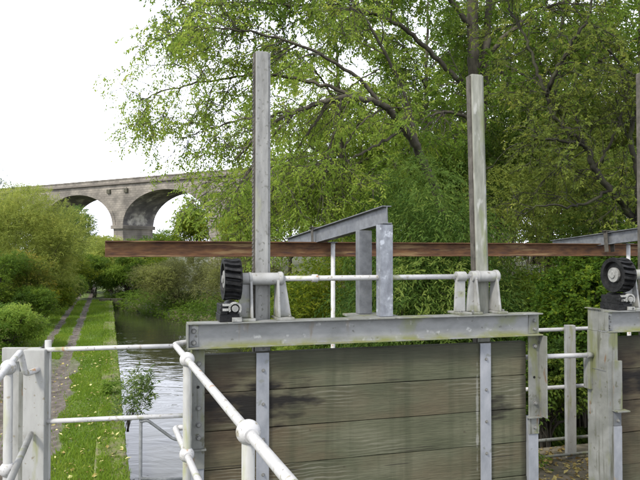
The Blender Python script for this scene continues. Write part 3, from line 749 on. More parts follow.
for k in range(-3, 6):
    x = k*SP
    p = MB().box(x-PW/2+.1, x+PW/2-.1, min(yl(.1), yl(DEP-.1)), max(yl(.1), yl(DEP-.1)), -3, zi-.75).build('pier', M_via, t)
    MB().box(x-PW/2-.25, x+PW/2+.25, min(yl(-.3), yl(DEP+.3)), max(yl(-.3), yl(DEP+.3)), zi-.75, zi-.02).build('impost', M_via, p, .08)
    for e in (-2.4, 2.4):
        MB().box(x+e-.45, x+e+.45, min(yl(-.35), yl(-.003)), max(yl(-.35), yl(-.003)), zi+6.2, zi+7.0).build('corbel', M_wall, p, .05)
    MB().box(x-2.4, x+2.4, min(yl(-.12), yl(-.003)), max(yl(-.12), yl(-.003)), zi+7.02, zi+7.25).build('ledge', M_via, p)
xa, xb = -3*SP, 5*SP
MB().box(xa, xb, min(yl(-.45), yl(DEP+.45)), max(yl(-.45), yl(DEP+.45)), zw+.002, zw+.40).build('string_course', mat('dark_string_stone', [(.15, .13, .11), (.22, .195, .165)], .9, 1, bump=.2), t, .06)
for d0, d1 in ((-.15, .35), (DEP-.35, DEP+.15)):
    MB().box(xa, xb, min(yl(d0), yl(d1)), max(yl(d0), yl(d1)), zw+.402, zt-.22).build('parapet', M_via, t)
    MB().box(xa, xb, min(yl(d0-.1), yl(d1+.1)), max(yl(d0-.1), yl(d1+.1)), zt-.218, zt).build('parapet_cap', M_via, t, .04)
del xa, xb

# ---------------------------------------------------------------- foliage
def unit(a): return a/np.maximum(np.linalg.norm(a, axis=-1, keepdims=True), 1e-9)
def leaf_quads(Pp, D, L, Wd, tint, up=1.2, rg=rng, tri=False):
    """diamond leaves, base at Pp, pointing along D"""
    n = len(Pp); D = unit(D)
    nz = rg.normal(size=(n, 3)); nz[:, 2] += up
    S = unit(np.cross(D, nz)); Nn = np.cross(S, D)
    L = np.broadcast_to(L, (n,))[:, None]; Wd = np.broadcast_to(Wd, (n,))[:, None]
    if tri:                                   # too small in view to show more than a pointed blade
        v = np.empty((n, 3, 3)); v[:, 0] = Pp-S*Wd*.5+D*L*.2; v[:, 1] = Pp+S*Wd*.5+D*L*.1; v[:, 2] = Pp+D*L-Nn*L*.1
        return v, tint
    v = np.empty((n, 4, 3)); v[:, 0] = Pp
    mid = Pp+D*L*.45
    v[:, 1] = mid+S*Wd*.5+Nn*Wd*.12; v[:, 2] = Pp+D*L-Nn*L*.08; v[:, 3] = mid-S*Wd*.5+Nn*Wd*.12
    return v, tint
def leaf_obj(name, parts, mat_, parent):
    vs = np.concatenate([p[0] for p in parts]); tn = np.concatenate([p[1] for p in parts])
    n, k = vs.shape[:2]
    me = np_mesh(name, vs.reshape(-1, 3), np.arange(n*k).reshape(n, k))
    a = me.attributes.new('tint', 'FLOAT', 'FACE'); a.data.foreach_set('value', np.clip(tn, 0, 1).astype(np.float32))
    o = link(name, me, parent, mat_); o['kind'] = 'stuff'; return o
def sprays(C, D, k, slen, llen, lw, tint, droop=.3, rg=rng, jit=.35, tri=False):
    """compound sprays: k leaves in pairs along a drooping stalk at C heading D"""
    n = len(C); D = unit(D)
    t_ = (np.arange(k)+.6)/k
    base = C[:, None]+D[:, None]*(slen[:, None, None]*t_[None, :, None])
    base[..., 2] -= droop*slen[:, None]*(t_**2)[None]
    sd = unit(np.cross(D, np.array([0, 0, 1.])+rg.normal(size=(n, 3))*.4))
    sgn = np.where(np.arange(k) % 2 == 0, 1, -1)[None, :, None]
    d = D[:, None]*.75+sd[:, None]*sgn*.85+rg.normal(size=(n, k, 3))*jit
    d[..., 2] -= droop*1.2
    P_ = base.reshape(-1, 3); d = d.reshape(-1, 3)
    ll = llen*rg.uniform(.7, 1.25, n*k)
    tt = np.repeat(tint, k)+rg.normal(size=n*k)*.10
    return leaf_quads(P_, d, ll, ll*lw, tt, rg=rg, tri=tri)

def tubes_np(br, segs):
    """list of (pts, radii) -> one numpy mesh of tapered tubes"""
    V, F = [], []; b = 0
    for pts, rad in br:
        m = len(pts); seg = segs(rad[0])
        tg = np.gradient(pts, axis=0); tg = unit(tg)
        ref = np.array([0.31, .17, .93]) if abs(tg[0, 2]) < .8 else np.array([.95, .2, .1])
        u = unit(np.cross(tg, ref)); v = np.cross(tg, u)
        a = np.arange(seg)*2*np.pi/seg
        ringv = pts[:, None]+(u[:, None]*np.cos(a)[None, :, None]+v[:, None]*np.sin(a)[None, :, None])*np.asarray(rad)[:, None, None]
        V.append(ringv.reshape(-1, 3))
        i = np.arange(m-1)[:, None]*seg; k = np.arange(seg)[None]; k2 = (k+1) % seg
        F.append((np.stack([i+k, i+k2, i+seg+k2, i+seg+k], -1)+b).reshape(-1, 4)); b += m*seg
    return np.concatenate(V), np.concatenate(F)

def smoothline(pts, n=8):
    """Catmull-Rom through the points"""
    p = np.array([list(q) for q in pts], float); p = np.vstack([2*p[0]-p[1], p, 2*p[-1]-p[-2]]); o = []
    for i in range(1, len(p)-2):
        for t_ in np.arange(n)/n:
            a, b, c, d = p[i-1], p[i], p[i+1], p[i+2]
            o.append(.5*((2*b)+(-a+c)*t_+(2*a-5*b+4*c-d)*t_*t_+(-a+3*b-3*c+d)*t_**3))
    o.append(p[-2]); return np.array(o)

def tree(name, label, limbs, leafm, bark, seed, lens=(2.2, 1.0, .5), per=(1.5, 3.0, 4.5), droop=.25, leaf=dict(), group=None, twig_up=.1, base=None, rmin=.006, cat='tree', leaf_from=.15, spread=1.0, bare=0.0):
    """limbs: (points, r0, r1) traced; finer wood is grown from them, leaves sit on the last two orders"""
    rg = np.random.default_rng(seed); br = []; tw = []
    b0 = Vector(limbs[0][0][0]); g0 = Vector((b0.x, b0.y, gz(b0.x, b0.y)-.1)) if base is None else Vector(base)
    t = thing(name, label, cat, g0, 0, group); off = np.array(g0)
    queue = []
    for pts, r0, r1, leafy in limbs:
        l = smoothline(pts); l[1:-1] += rg.normal(size=l[1:-1].shape)*.015
        rad = np.linspace(r0, r1, len(l)); br.append((l-off, rad))
        queue.append((l, rad, 0, leafy))
    while queue:
        l, rad, lev, leafy = queue.pop()
        seg = np.linalg.norm(np.diff(l, axis=0), axis=1); cum = np.concatenate([[0], np.cumsum(seg)]); tot = cum[-1]
        if lev >= 1 and rg.random() > bare: tw.append((l, cum, lev))
        if lev >= len(lens): continue
        n = max(1, rg.poisson(tot*per[lev]*leafy)) if leafy > 0 else 0
        for s in rg.uniform(leaf_from if lev == 0 else .1, 1, n)*tot:
            i = min(np.searchsorted(cum, s, 'right')-1, len(l)-2); f = (s-cum[i])/max(seg[i], 1e-6)
            p0 = l[i]*(1-f)+l[i+1]*f; tg = unit(l[i+1]-l[i]); r = rad[i]
            rv = rg.normal(size=3); rv[2] += twig_up; pe = unit(rv-tg*rv.dot(tg))
            d = unit(tg*rg.uniform(.4, .9)+pe*rg.uniform(.5, 1.0)*spread)
            L = lens[lev]*rg.uniform(.5, 1.25)*(1-.45*s/tot); m = 5 if lev < 2 else 4
            st = L/(m-1); q = [p0]
            for _ in range(m-1):
                d = unit(d+rg.normal(size=3)*.16+np.array([0, 0, -droop*.32])); q.append(q[-1]+d*st)
            q = np.array(q); r0 = max(min(r*.6, .010*L+.004), rmin); rr_ = np.linspace(r0, max(r0*.4, rmin*.6), m)
            br.append((q-off, rr_)); queue.append((q, rr_, lev+1, 1.0))
    V, F = tubes_np([b for b in br], lambda r: 9 if r > .08 else 5 if r > .02 else 3)
    link('trunk', np_mesh('trunk', V, F, True), t, bark)
    # leaves
    C, D, T = [], [], []
    sp = leaf.get('gap', .16)
    for l, cum, lev in tw:
        n = max(2, int(cum[-1]/sp*(1 if lev > 1 else .6)))
        s = rg.uniform(.15 if lev > 1 else .4, 1, n)*cum[-1]
        i = np.clip(np.searchsorted(cum, s, 'right')-1, 0, len(l)-2)
        f = ((s-cum[i])/np.maximum(cum[i+1]-cum[i], 1e-6))[:, None]
        C.append(l[i]*(1-f)+l[i+1]*f); D.append(unit(unit(l[i+1]-l[i])*.7+rg.normal(size=(n, 3))*.6))
        T.append(np.full(n, rg.normal(.45, .16)))
    C = np.concatenate(C)-off; D = np.concatenate(D); T = np.concatenate(T)
    pr = [sprays(C, D, leaf.get('k', 7), leaf.get('slen', .2)*rg.uniform(.7, 1.2, len(C)), leaf.get('len', .075), leaf.get('w', .42), T, leaf.get('droop', .5), rg, tri=leaf.get('tri', False))]
    leaf_obj('crown', pr, leafm, t)
    return t, len(C)*leaf.get('k', 7)

NL = 0
def bush(name, label, X, Y, r, h, leafm, seed, n=2600, llen=.07, lw=.4, k=6, slen=.2, droop=.4, lobes=26, z0=None, group=None, bark=M_twig, ry=None, stems=9, flat=.75, cat='bush', tilt=(0, 0), trunk_r=.03, low=.12, up=.5):
    """a crown of many leafy lobes of different sizes round real stems"""
    global NL
    rg = np.random.default_rng(seed); zb = gz(X, Y)-.05 if z0 is None else z0
    t = thing(name, label, cat, (X, Y, zb), 0, group); ry = ry or r
    # lobe centres in the volume, kept towards the outside
    u = unit(rg.normal(size=(lobes, 3))); u[:, 2] = np.abs(u[:, 2])*1.3-.35; u = unit(u)
    rad = rg.uniform(.35, .85, lobes)**.7
    c = u*rad[:, None]*np.array([r, ry, h*.5]); c[:, 2] += h*(.5+low*.3)
    c[:, 0] += tilt[0]*c[:, 2]/h; c[:, 1] += tilt[1]*c[:, 2]/h
    c[:, 2] = np.clip(c[:, 2], h*low, None)
    lr = rg.uniform(.18, .36, lobes)*(r+h*.5)*.62
    tl = rg.normal(.45, .2, lobes)
    which = rg.choice(lobes, n, p=lr**2/np.sum(lr**2))
    d = unit(rg.normal(size=(n, 3))+np.array([0, 0, .35])); q = rg.uniform(.35, 1, n)**.6
    C = c[which]+d*(lr[which]*q)[:, None]*np.array([1, 1, flat]); C[:, 2] = np.maximum(C[:, 2], .03)
    D = d*.8+rg.normal(size=(n, 3))*.45; D[:, 2] += up-droop
    leaf_obj('crown', [sprays(C, D, k, slen*rg.uniform(.7, 1.3, n), llen, lw, tl[which]+rg.normal(size=n)*.08, droop, rg, tri=Y > 13.5)], leafm, t)
    br = []
    for j in range(min(lobes, stems*3)):
        e = c[j]; s0 = np.array([rg.normal()*.12*r*.5, rg.normal()*.12*r*.5, 0])
        mid = s0*.5+e*.5+rg.normal(size=3)*.08*r; mid[2] = max(mid[2], .2)
        l = smoothline([s0, s0*.7+e*.2+np.array([0, 0, .12*h]), mid, e], 4)
        r0 = trunk_r*(1 if j < stems else .6); br.append((l, np.linspace(r0, r0*.3, len(l))))
        for _ in range(5):
            i = rg.integers(5, len(l)); dd = unit(rg.normal(size=3)+np.array([0, 0, .3]))*lr[j]*rg.uniform(.7, 1.2)
            br.append((np.array([l[i], l[i]+dd*.5+rg.normal(size=3)*.04, l[i]+dd]), np.array([r0*.3, r0*.22, r0*.12])))
    V, F = tubes_np(br, lambda r_: 6 if r_ > .03 else 4)
    link('trunk', np_mesh('trunk', V, F, True), t, bark)
    NL += n*k
    return t

# ---- ash trees over the water
ash_leaf = dict(k=7, slen=.20, len=.075, w=.42, gap=.20, droop=.45)
lim = [([P(462, 330, 14.6), P(452, 262, 14.5), P(440, 205, 14.2), P(420, 155, 13.8), P(403, 128, 13.4), P(385, 107, 13), P(362, 99, 12.6), P(330, 100, 12.2), P(295, 112, 12), P(262, 132, 12), P(235, 160, 12)], .125, .016, .85),
       ([P(385, 107, 13), P(350, 72, 12.6), P(300, 45, 12.2), P(240, 30, 12), P(185, 28, 12)], .048, .010, 1.1),
       ([P(362, 99, 12.6), P(320, 84, 12.8), P(270, 75, 13), P(215, 80, 13), P(168, 90, 13.2), P(140, 100, 13.4)], .045, .008, 1.15),
       ([P(403, 128, 13.4), P(370, 150, 13), P(335, 166, 12.7), P(300, 182, 12.5), P(265, 205, 12.4)], .035, .008, 1.5),
       ([P(330, 100, 12.2), P(305, 138, 12.3), P(280, 175, 12.4), P(258, 215, 12.4)], .03, .007, 1.7),
       ([P(290, 112, 12), P(240, 120, 12.3), P(205, 130, 12.6), P(180, 140, 12.8)], .03, .007, 1.1),
       ([P(420, 155, 13.8), P(402, 90, 13.6), P(372, 30, 13.2), P(330, -30, 13), P(280, -70, 12.6)], .05, .012, 1.2),
       ([P(295, 112, 12), P(262, 150, 11.8), P(238, 195, 11.8), P(240, 225, 11.9)], .028, .006, 1.2),
       ([P(340, 99, 12.3), P(335, 130, 12.2), P(322, 170, 12.2), P(300, 215, 12.3)], .028, .006, 1.4),
       ([P(385, 107, 13), P(360, 125, 12.6), P(340, 160, 12.5), P(330, 205, 12.5)], .024, .006, .7)]
_, c = tree('ash_tree', 'leaning ash tree whose long bough arches left over the water with pale thin leaves', lim, L_ash, M_bark, 11, (1.7, .85, .45), (3.4, 4.6, 4.0), .42, ash_leaf, 'trees on the right bank', leaf_from=.38); NL += c
lim = [([P(478, 330, 17), P(477, 240, 17), P(476, 150, 17), P(474, 60, 17), P(470, -40, 17), P(462, -160, 17), P(455, -280, 17)], .25, .08, .6),
       ([P(477, 150, 17), P(483, 100, 17.2), P(487, 30, 17.3), P(494, -60, 17.5), P(510, -170, 17.6)], .16, .05, .6),
       ([P(475, 95, 17), P(438, 60, 16.5), P(406, 30, 16), P(378, 16, 15.5), P(338, 6, 15), P(290, 5, 14.6), P(235, 2, 14.2), P(180, 4, 14)], .075, .010, 1.3),
       ([P(476, 70, 17), P(512, 30, 16.6), P(560, 2, 16.4), P(610, -10, 16.4)], .08, .015, 1.1),
       ([P(473, 30, 17), P(440, -10, 16.5), P(400, -30, 16), P(350, -45, 15.6)], .08, .015, 1.1),
       ([P(476, 120, 17), P(445, 112, 16.4), P(420, 120, 16)], .06, .012, 1.2),
       ([P(485, 60, 17.2), P(515, 70, 16.8), P(545, 90, 16.5)], .06, .012, 1.2)]
_, c = tree('ash_tree', 'tall double stemmed ash rising straight behind the right lifting stem of the middle gate', lim, L_mid, M_bark, 12, (2.1, 1.0, .5), (3.2, 4.2, 3.6), .35, dict(k=8, slen=.24, len=.10, w=.46, gap=.14, droop=.45, tri=True), 'trees on the right bank', leaf_from=.3); NL += c
lim = [([P(650, 300, 11.4), P(643, 240, 11.3), P(627, 210, 11.2), P(610, 190, 11), P(595, 170, 11), P(587, 147, 11), P(567, 130, 11), P(553, 115, 11.1), P(547, 95, 11.2), P(535, 65, 11.3), P(524, 35, 11.4), P(510, 10, 11.5), P(495, -25, 11.5)], .072, .013, 1.1),
       ([P(547, 95, 11.2), P(553, 78, 11), P(570, 45, 10.8), P(589, 15, 10.6), P(594, -30, 10.6)], .05, .015, 1.1),
       ([P(587, 147, 11), P(560, 140, 10.7), P(530, 140, 10.6), P(505, 150, 10.6)], .03, .008, 1.2),
       ([P(610, 190, 11), P(580, 205, 10.7), P(545, 205, 10.5), P(515, 215, 10.4)], .03, .008, 1.2),
       ([P(640, 230, 11.2), P(638, 180, 11), P(630, 130, 10.9), P(645, 90, 10.8), P(620, 65, 10.7), P(600, 40, 10.7)], .06, .012, 1.2),
       ([P(595, 170, 11), P(612, 140, 10.8), P(625, 105, 10.6), P(632, 70, 10.5)], .03, .008, 1.2)]
_, c = tree('hawthorn_tree', 'dark twisted mossy tree with a tangle of thin twigs at the right', lim, L_olive, M_barkd, 13, (1.2, .65, .35), (4.4, 5.6, 3.6), .3, dict(k=6, slen=.12, len=.062, w=.6, gap=.11, droop=.3, tri=True), 'trees on the right bank', leaf_from=.12, bare=.12); NL += c

def grown_tree(label, px, Y, h, spread, leafm, seed, leaf, bark=M_bark, tr=.16, low=.22, nl=13, lens=(1.9, .95, .5), per=(2.4, 3.2, 2.6)):
    rg = np.random.default_rng(seed); x0 = (px-320)/640*Y; z0 = gz(x0, Y)-.1
    lean = rg.normal(size=2)*.05*h
    tp = [Vector((x0+lean[0]*f*f, Y+lean[1]*f*f, z0+h*f)) for f in (0, .12, .3, .5, .7, .88, 1)]
    limbs = [(tp, tr, .02, .35)]
    for i in range(nl):
        f = low+(1-low)*(i+.5)/nl*.95; a = i*2.4+rg.normal()*.3; L = spread*(1.1-.65*f)*rg.uniform(.8, 1.2)
        b = Vector((x0+lean[0]*f*f, Y+lean[1]*f*f, z0+h*f)); d = Vector((math.cos(a), math.sin(a), 0))
        limbs.append(([b, b+d*L*.35+Vector((0, 0, L*.28)), b+d*L*.7+Vector((0, 0, L*.42)), b+d*L+Vector((0, 0, L*.40))], tr*.42*(1.1-.7*f), .012, 1.0))
    return tree('ash_tree', label, limbs, leafm, bark, seed, lens, per, .35, leaf, 'trees on the right bank', leaf_from=.2, base=(x0, Y, z0))[1]
bl = dict(k=8, slen=.28, len=.13, w=.5, gap=.20, droop=.4, tri=True)
NL += grown_tree('tall pale green tree rising behind the arched bough in the middle', 345, 23, 11.5, 4.6, L_ash, 101, bl)
NL += grown_tree('tall leafy tree standing between the leaning ash and the double stemmed ash', 425, 24, 13, 4.8, L_mid, 102, bl)
NL += grown_tree('tall leafy tree behind the fork of the dark twisted tree', 548, 21, 12.5, 4.6, L_mid, 103, bl)
NL += grown_tree('tall olive tree reaching out of the picture at the top right corner', 640, 19, 12.5, 4.8, L_olive, 104, bl)
NL += grown_tree('slender pale tree on the far bank just right of the left lifting stem', 290, 27, 9, 3.6, L_ash, 105, bl, tr=.1)

# tall dense crowns further back that close most of the view to the sky
bush('lime_tree', 'broad dense yellow green crown behind the arched bough', *at(372, 29), 4.0, 8.6, L_ash, 111, 4000, .18, .45, 7, .4, .4, 46, group='trees on the right bank', cat='tree', trunk_r=.14, low=.2)
bush('lime_tree', 'broad dense green crown behind the right lifting stem', *at(478, 30), 4.6, 12.0, L_mid, 112, 5000, .19, .45, 7, .4, .4, 54, group='trees on the right bank', cat='tree', trunk_r=.18, low=.2)
bush('lime_tree', 'broad dense shaded crown behind the dark twisted tree', *at(600, 27), 4.4, 11.5, L_mid, 113, 5200, .18, .45, 7, .4, .4, 54, group='trees on the right bank', cat='tree', trunk_r=.18, low=.2)

# ---- bushes on the right bank
grp = 'bushes along the right bank'
bush('willow_bush', 'dense green drooping bush with long narrow leaves left of the right lifting stem', *at(430, 12.6), 1.75, 5.9, L_wil, 21, 11000, .095, .26, 7, .24, .5, 60, group=grp, up=.2)
bush('elder_bush', 'bright yellow green bush behind the sloping joist in the middle', *at(335, 18), 1.9, 4.4, L_yel, 22, 4600, .10, .42, 6, .22, .4, 34, group=grp)
bush('hazel_bush', 'green mounded bush below the rusty beam right of the left stem', *at(340, 14.0), 1.7, 2.75, L_mid, 23, 6500, .09, .45, 6, .2, .35, 34, group=grp, low=.0)
bush('holly_bush', 'dark leafy bush directly behind the right bearing stands', *at(508, 11.4), 1.15, 2.8, L_dark, 24, 4200, .10, .36, 6, .2, .5, 30, group=grp, low=.0)
bush('bramble_bush', 'yellow flecked bramble mass between right stem and second worm wheel', *at(583, 10.4), 1.05, 2.75, L_bram, 25, 3600, .075, .55, 6, .18, .3, 34, group=grp, z0=-1.2, low=.0)
bush('hawthorn_bush', 'tall olive twiggy bush behind the right hand joist', *at(560, 14.5), 2.0, 5.0, L_olive, 26, 5600, .075, .45, 6, .2, .3, 36, group=grp, trunk_r=.04)
bush('hawthorn_bush', 'dark background bush at the right edge under the mossy tree', *at(650, 13), 1.9, 4.6, L_dark, 27, 4200, .08, .45, 6, .2, .3, 32, group=grp)
bush('sallow_bush', 'green bush filling the middle distance behind the leaning ash trunk', *at(400, 22), 2.8, 5.4, L_mid, 28, 5200, .11, .4, 6, .26, .3, 36, group=grp)
bush('sallow_bush', 'shaded tall bush behind the double stemmed ash', *at(500, 20), 2.7, 7.0, L_dark, 29, 5600, .11, .42, 6, .26, .3, 38, group=grp)
bush('sallow_bush', 'tall pale bush far back between the stems of the right bank', *at(585, 21), 3.0, 7.2, L_olive, 30, 5200, .11, .42, 6, .26, .3, 38, group=grp)
bush('alder_tree', 'low green tree drooping over the end of the canal', *at(128, 39.5), 1.4, 2.5, L_mid, 52, 4200, .11, .42, 6, .26, .45, 30, group='bushes along the towpath', cat='tree', z0=-1.0)
bush('reed_bush', 'brownish olive bush overhanging the canal left of the left stem', *at(182, 33), 2.2, 3.2, L_brown, 31, 7500, .10, .28, 6, .26, .2, 34, group=grp, up=.7, z0=-1.6, low=.0)
bush('reed_bush', 'dull brown green bush behind the left worm wheel', *at(245, 26), 1.9, 3.4, L_brown, 32, 4600, .10, .3, 6, .24, .2, 32, group=grp, up=.6, z0=-1.6, low=.0)
bush('sallow_bush', 'light green bush behind the left lifting stem', *at(284, 19.5), 1.5, 3.6, L_mid, 33, 5600, .10, .42, 6, .22, .3, 32, group=grp, low=.0)
bush('bramble_bush', 'green bank bush in the gap right of the dark leafy bush', *at(533, 14), 1.2, 2.4, L_mid, 37, 3000, .085, .45, 6, .18, .3, 26, group=grp, low=.0)
bush('bramble_bush', 'low green bush on the bank under the middle of the rusty beam', *at(412, 11.6), 1.2, 2.0, L_mid, 34, 3600, .085, .45, 6, .18, .3, 26, group=grp, low=.0)
bush('bramble_bush', 'low mixed green bush behind the gap between the gates', *at(545, 9.6), .8, 1.5, L_dark, 35, 2000, .07, .5, 6, .15, .3, 20, group=grp, z0=-1.3)
bush('sallow_bush', 'rounded green bush behind the wide post of the right gate', *at(690, 11), 1.6, 3.2, L_mid, 36, 3200, .09, .45, 6, .2, .3, 28, group=grp)

# ---- left bank
grp = 'bushes along the towpath'
bush('willow_bush', 'big pale yellow green willow bush at the left edge beside the towpath', *at(20, 29), 2.9, 5.5, L_willow, 41, 13000, .12, .22, 7, .30, .15, 64, group=grp, up=.9, low=.0)
bush('sallow_bush', 'olive bush with a few golden leaves in front of the pale willow at left', *at(30, 25.5), .95, 3.3, L_orange, 42, 2400, .08, .45, 6, .2, .3, 28, group=grp, low=.0)
bush('sallow_bush', 'rounded mid green bush at the very left edge above the weeds', *at(-8, 24), 1.6, 2.7, L_mid, 53, 4200, .08, .42, 6, .22, .3, 32, group=grp, low=.0)
bush('sallow_bush', 'dull green bush filling in behind the pale willow', *at(18, 35), 2.4, 4.6, L_willow, 54, 5200, .12, .3, 6, .26, .2, 36, group=grp)
bush('alder_tree', 'yellow green tree on the far bank beside the left lifting stem', *at(246, 46), 2.3, 6.6, L_yel, 55, 5200, .13, .42, 6, .3, .4, 36, group=grp, cat='tree', z0=-1.1)
bush('sallow_bush', 'grey green bush at the foot of the pale willow beside the ruts', *at(48, 30), 1.7, 3.0, L_willow, 43, 4200, .08, .3, 6, .24, .2, 30, group=grp, up=.6, low=.0)
bush('sallow_bush', 'light green bush right of the pale willow by the end of the towpath', *at(66, 37), 1.5, 3.3, L_yel, 44, 4200, .09, .35, 6, .24, .2, 30, group=grp, up=.5, low=.0)
bush('rowan_tree', 'grey green tree below the left viaduct arch', *at(66, 52), 2.5, 6.4, L_wil, 45, 5200, .16, .4, 6, .4, .3, 34, group=grp, cat='tree')
bush('alder_tree', 'pale green tree overhanging the far end of the towpath', *at(110, 43), 2.4, 3.6, L_willow, 46, 6000, .12, .42, 6, .3, .4, 36, group=grp, cat='tree', z0=-1.1)
bush('alder_tree', 'mid green tree behind the end of the canal, right of the pale green one', *at(140, 45), 2.2, 3.5, L_mid, 47, 5200, .12, .42, 6, .3, .4, 34, group=grp, cat='tree', z0=-1.1)
bush('alder_tree', 'leafy shaded tree where the towpath ruts vanish', *at(95, 39.5), 1.25, 2.6, L_mid, 48, 6500, .11, .42, 6, .26, .5, 40, group=grp, cat='tree', z0=-1.15, low=.0, trunk_r=.012)
bush('maple_bush', 'small bush of golden green leaves above the water at the canal bend', *at(134, 41), .8, 2.8, L_orange, 49, 1500, .11, .45, 6, .25, .4, 18, group=grp, z0=-1.2)
bush('sallow_bush', 'yellow green bush low under the rusty beam end by the canal bend', *at(158, 40), 1.2, 3.0, L_yel, 50, 2200, .11, .4, 6, .25, .4, 22, group=grp, z0=-1.3)
bush('conifer_tree', 'dark blue green tree top at the left edge beside the parapet', *at(-22, 60), 3.2, 9.6, L_dark, 51, 5200, .16, .35, 6, .4, .4, 34, group=grp, cat='tree')
bush('dog_rose_bush', 'low green hedge bush at the verge nearest the left post', *at(-2, 18.5), 1.5, 1.05, L_nettle, 91, 3600, .08, .45, 6, .18, .3, 24, group=grp, low=.0)
bush('dog_rose_bush', 'low hedge bush beside the left rut under the golden bush', *at(30, 24), 1.0, 1.5, L_mid, 92, 2600, .08, .45, 6, .18, .3, 24, group=grp, low=.0)
bush('dog_rose_bush', 'low pale hedge bush at the foot of the willow by the left rut', *at(52, 29), 1.0, 1.6, L_yel, 93, 2600, .08, .45, 6, .18, .3, 24, group=grp, low=.0)
bush('dog_rose_bush', 'small hedge bush beside the far end of the left rut', *at(70, 34), .9, 1.7, L_mid, 94, 2600, .08, .45, 6, .18, .3, 24, group=grp, low=.0)
bush('sallow_bush', 'dark bush filling the end of the towpath', *at(90, 45), 2.6, 3.0, L_dark, 95, 6000, .12, .45, 6, .26, .4, 36, group=grp, low=.0, z0=-1.25)
# far trees
grp = 'trees beyond the viaduct'
bush('birch_tree', 'yellow green tree seen through the right viaduct arch', *at(192, 175), 5.0, 17, L_yel, 61, 5000, .45, .5, 6, .9, .3, 34, group=grp, cat='tree', trunk_r=.2, z0=-1.2)
bush('beech_tree', 'golden green tree low behind the left viaduct arch', *at(95, 190), 9, 6.5, L_orange, 62, 3200, .5, .5, 6, 1.0, .3, 30, group=grp, cat='tree', trunk_r=.2, z0=-1.2)
bush('beech_tree', 'rounded green tree low behind the left pier of the right arch', *at(160, 185), 7, 8.5, L_mid, 63, 3200, .5, .5, 6, 1.0, .3, 30, group=grp, cat='tree', trunk_r=.2, z0=-1.2)
bush('beech_tree', 'broad green tree behind the viaduct right of the arches', *at(250, 150), 12, 17, L_mid, 64, 3600, .5, .5, 6, 1.0, .3, 36, group=grp, cat='tree', trunk_r=.3, z0=-1.2)
for i, (px, Y, r, h, m, lb) in enumerate([(330, 60, 6, 9, L_yel, 'pale crowned tree far behind the middle of the sluice'), (430, 55, 6.5, 10, L_mid, 'green crowned tree far behind the leaning ash'), (540, 50, 6.5, 11, L_dark, 'dark crowned tree far behind the right lifting stem'), (650, 45, 6.5, 11, L_olive, 'olive crowned tree far behind the right edge')]):
    bush('field_tree', lb, *at(px, Y), r, h, m, 70+i, 3200, .28, .45, 6, .5, .3, 36, group='trees far behind the right bank', cat='tree', trunk_r=.15)

# retaining wall closing the canal at the bend
t = thing('retaining_wall', 'low dark stone wall at the far end of the canal below the trees', 'wall', (-11.0, 37.0, -1.7))
for row in range(2):
    x = -2.0+.25*(row % 2)
    while x < 3.4:
        L = random.uniform(.45, .75)
        MB().box(x, x+L-.02, -.2+random.uniform(-.03, .03), .2, .34*row, .34*row+.325).build('stone', M_wall, t, .02); x += L
t.rotation_euler = (0, 0, R(-8))
# bank plant hanging over the water
bush('bank_plant', 'leafy grey green weed growing from the canal edge over the water', -3.12, 10.45, .30, .95, L_weed, 81, 210, .085, .26, 6, .16, .2, 16, z0=-1.3, stems=6, trunk_r=.006, cat='plant', tilt=(.2, -.1), low=.03, up=.8, flat=1.3)
bush('bank_plant', 'small weed on the canal edge just beyond the tall one', -4.05, 12.6, .22, .45, L_nettle, 82, 110, .07, .35, 6, .1, .4, 9, z0=-1.3, stems=4, trunk_r=.004, cat='plant')

# ---------------------------------------------------------------- grass, weeds, fallen leaves
def scatter(n, c0, c1, y0, y1, pw=2.2):
    c_ = rng.uniform(c0, c1, n); Y = y0+(y1-y0)*rng.random(n)**pw
    X = c_-2.34-.331*(Y-7.9); return X, Y, c_
def keep_grass(c_, Y):
    wob = .07*np.sin(Y*2.1+c_*3)+.05*np.sin(Y*5.3)
    near = (Y < 17)
    mud = (near & (c_+wob < -1.02) & (c_+wob > -2.68)) | (np.abs(c_+1.38+wob*.5) < .17) | (np.abs(c_+2.15+wob*.5) < .15)
    return ~mud
def blades(n, c0, c1, y0, y1, h, wd):
    X, Y, c_ = scatter(n, c0, c1, y0, y1)
    k = (rng.random(n) < np.where(c_ > -.22, .35, 1.0)) & keep_grass(c_, Y) | (rng.random(n) < .03)*(c_ < -.4); X, Y, c_ = X[k], Y[k], c_[k]
    Z = terrain(X, Y); Z = np.where(c_ > -.40, -1.165, Z)
    D = np.stack([rng.normal(size=len(X))*.45, rng.normal(size=len(X))*.45, np.ones(len(X))], -1)
    patch = np.sin(X*1.7+Y*.9)*np.sin(Y*1.3-X)*.15
    hh = h*rng.uniform(.5, 1.4, len(X))*(1+.25*np.sin(X*3.1)*np.sin(Y*2.3))
    return leaf_quads(np.stack([X, Y, Z-.01], -1), D, hh, wd*rng.uniform(.7, 1.3, len(X))*(1+Y*.03), .45+patch+rng.normal(size=len(X))*.16, up=0, tri=True)
g = leaf_obj('grass', [blades(200000, -2.9, .0, 6.2, 38, .045, .011), blades(34000, -2.75, .02, 6.2, 38, .085, .013)], L_grass, None)
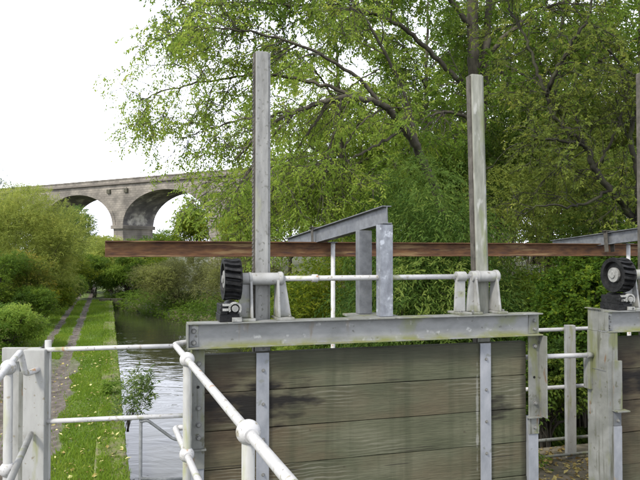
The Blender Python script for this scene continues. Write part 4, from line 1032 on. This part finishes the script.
# weeds on the left verge
X, Y, c_ = scatter(13000, -9.5, -2.75, 9, 36, 1.3)
Z = terrain(X, Y); hgt = np.clip((-c_-2.6)*.35, .05, .75)
C = np.stack([X, Y, Z+hgt*rng.random(len(X))], -1); D = rng.normal(size=(len(X), 3)); D[:, 2] = np.abs(D[:, 2])*.6
clump = .45+.2*np.sin(X*.9)*np.sin(Y*.7+1)
wd_ = leaf_obj('weeds', [sprays(C, D, 6, np.full(len(X), .16), .085, .6, clump, .35, tri=True)], L_nettle, None)
X, Y, c_ = scatter(1500, -9, -3.0, 14, 30, 1.2)
C = np.stack([X, Y, terrain(X, Y)+.2+.6*rng.random(len(X))], -1); D = rng.normal(size=(len(X), 3)); D[:, 2] = np.abs(D[:, 2])+.5
leaf_obj('dry_stalks', [sprays(C, D, 5, np.full(len(X), .25), .10, .25, np.full(len(X), .5), .1)], L_brown, None)
# ivy and weeds over the right bank
n = 13000; Y = rng.uniform(8.5, 41, n); X = np.interp(Y, RY, RX)+rng.uniform(-.5, 3.2, n)
C = np.stack([X, Y, np.maximum(terrain(X, Y), -1.58)+.5*rng.random(n)**1.5], -1); D = rng.normal(size=(n, 3)); D[:, 2] = np.abs(D[:, 2])*.5
leaf_obj('ground_cover', [sprays(C, D, 6, np.full(n, .18), .09, .6, .35+.2*np.sin(X)*np.sin(Y*.6), .35, tri=True)], L_mid, None)
# fallen leaves on the towpath strip and on the pier
X, Y, c_ = scatter(520, -2.5, -.02, 6.3, 19, 1.6)
Z = np.where(c_ > -.38, -1.14, terrain(X, Y)+.035)
D = rng.normal(size=(len(X), 3)); D[:, 2] *= .25
pp = rng.uniform(0, 1, (520, 2)); pq = np.array([list(GW(2.9+1.6*a, .4+1.15*b, -.678)) for a, b in pp])
D2 = rng.normal(size=(520, 3)); D2[:, 2] *= .3
leaf_obj('fallen_leaves', [leaf_quads(np.stack([X, Y, Z], -1), D, rng.uniform(.03, .10, len(X)), rng.uniform(.025, .07, len(X)), rng.uniform(.1, 1, len(X)), up=4),
                           leaf_quads(pq, D2, rng.uniform(.03, .09, 520), rng.uniform(.02, .05, 520), rng.uniform(0, .42, 520), up=3)], L_litter, None)
# ivy on the pier
pp = rng.uniform(0, 1, (160, 2)); pq = np.array([list(GW(3.15+.7*a, .9+.8*b, -.68+.12*random.random())) for a, b in pp])
leaf_obj('pier_weeds', [sprays(pq, rng.normal(size=(160, 3))+np.array([0, 0, .6]), 5, np.full(160, .12), .06, .5, np.full(160, .4), .3)], L_mid, None)
print('leaves', NL)
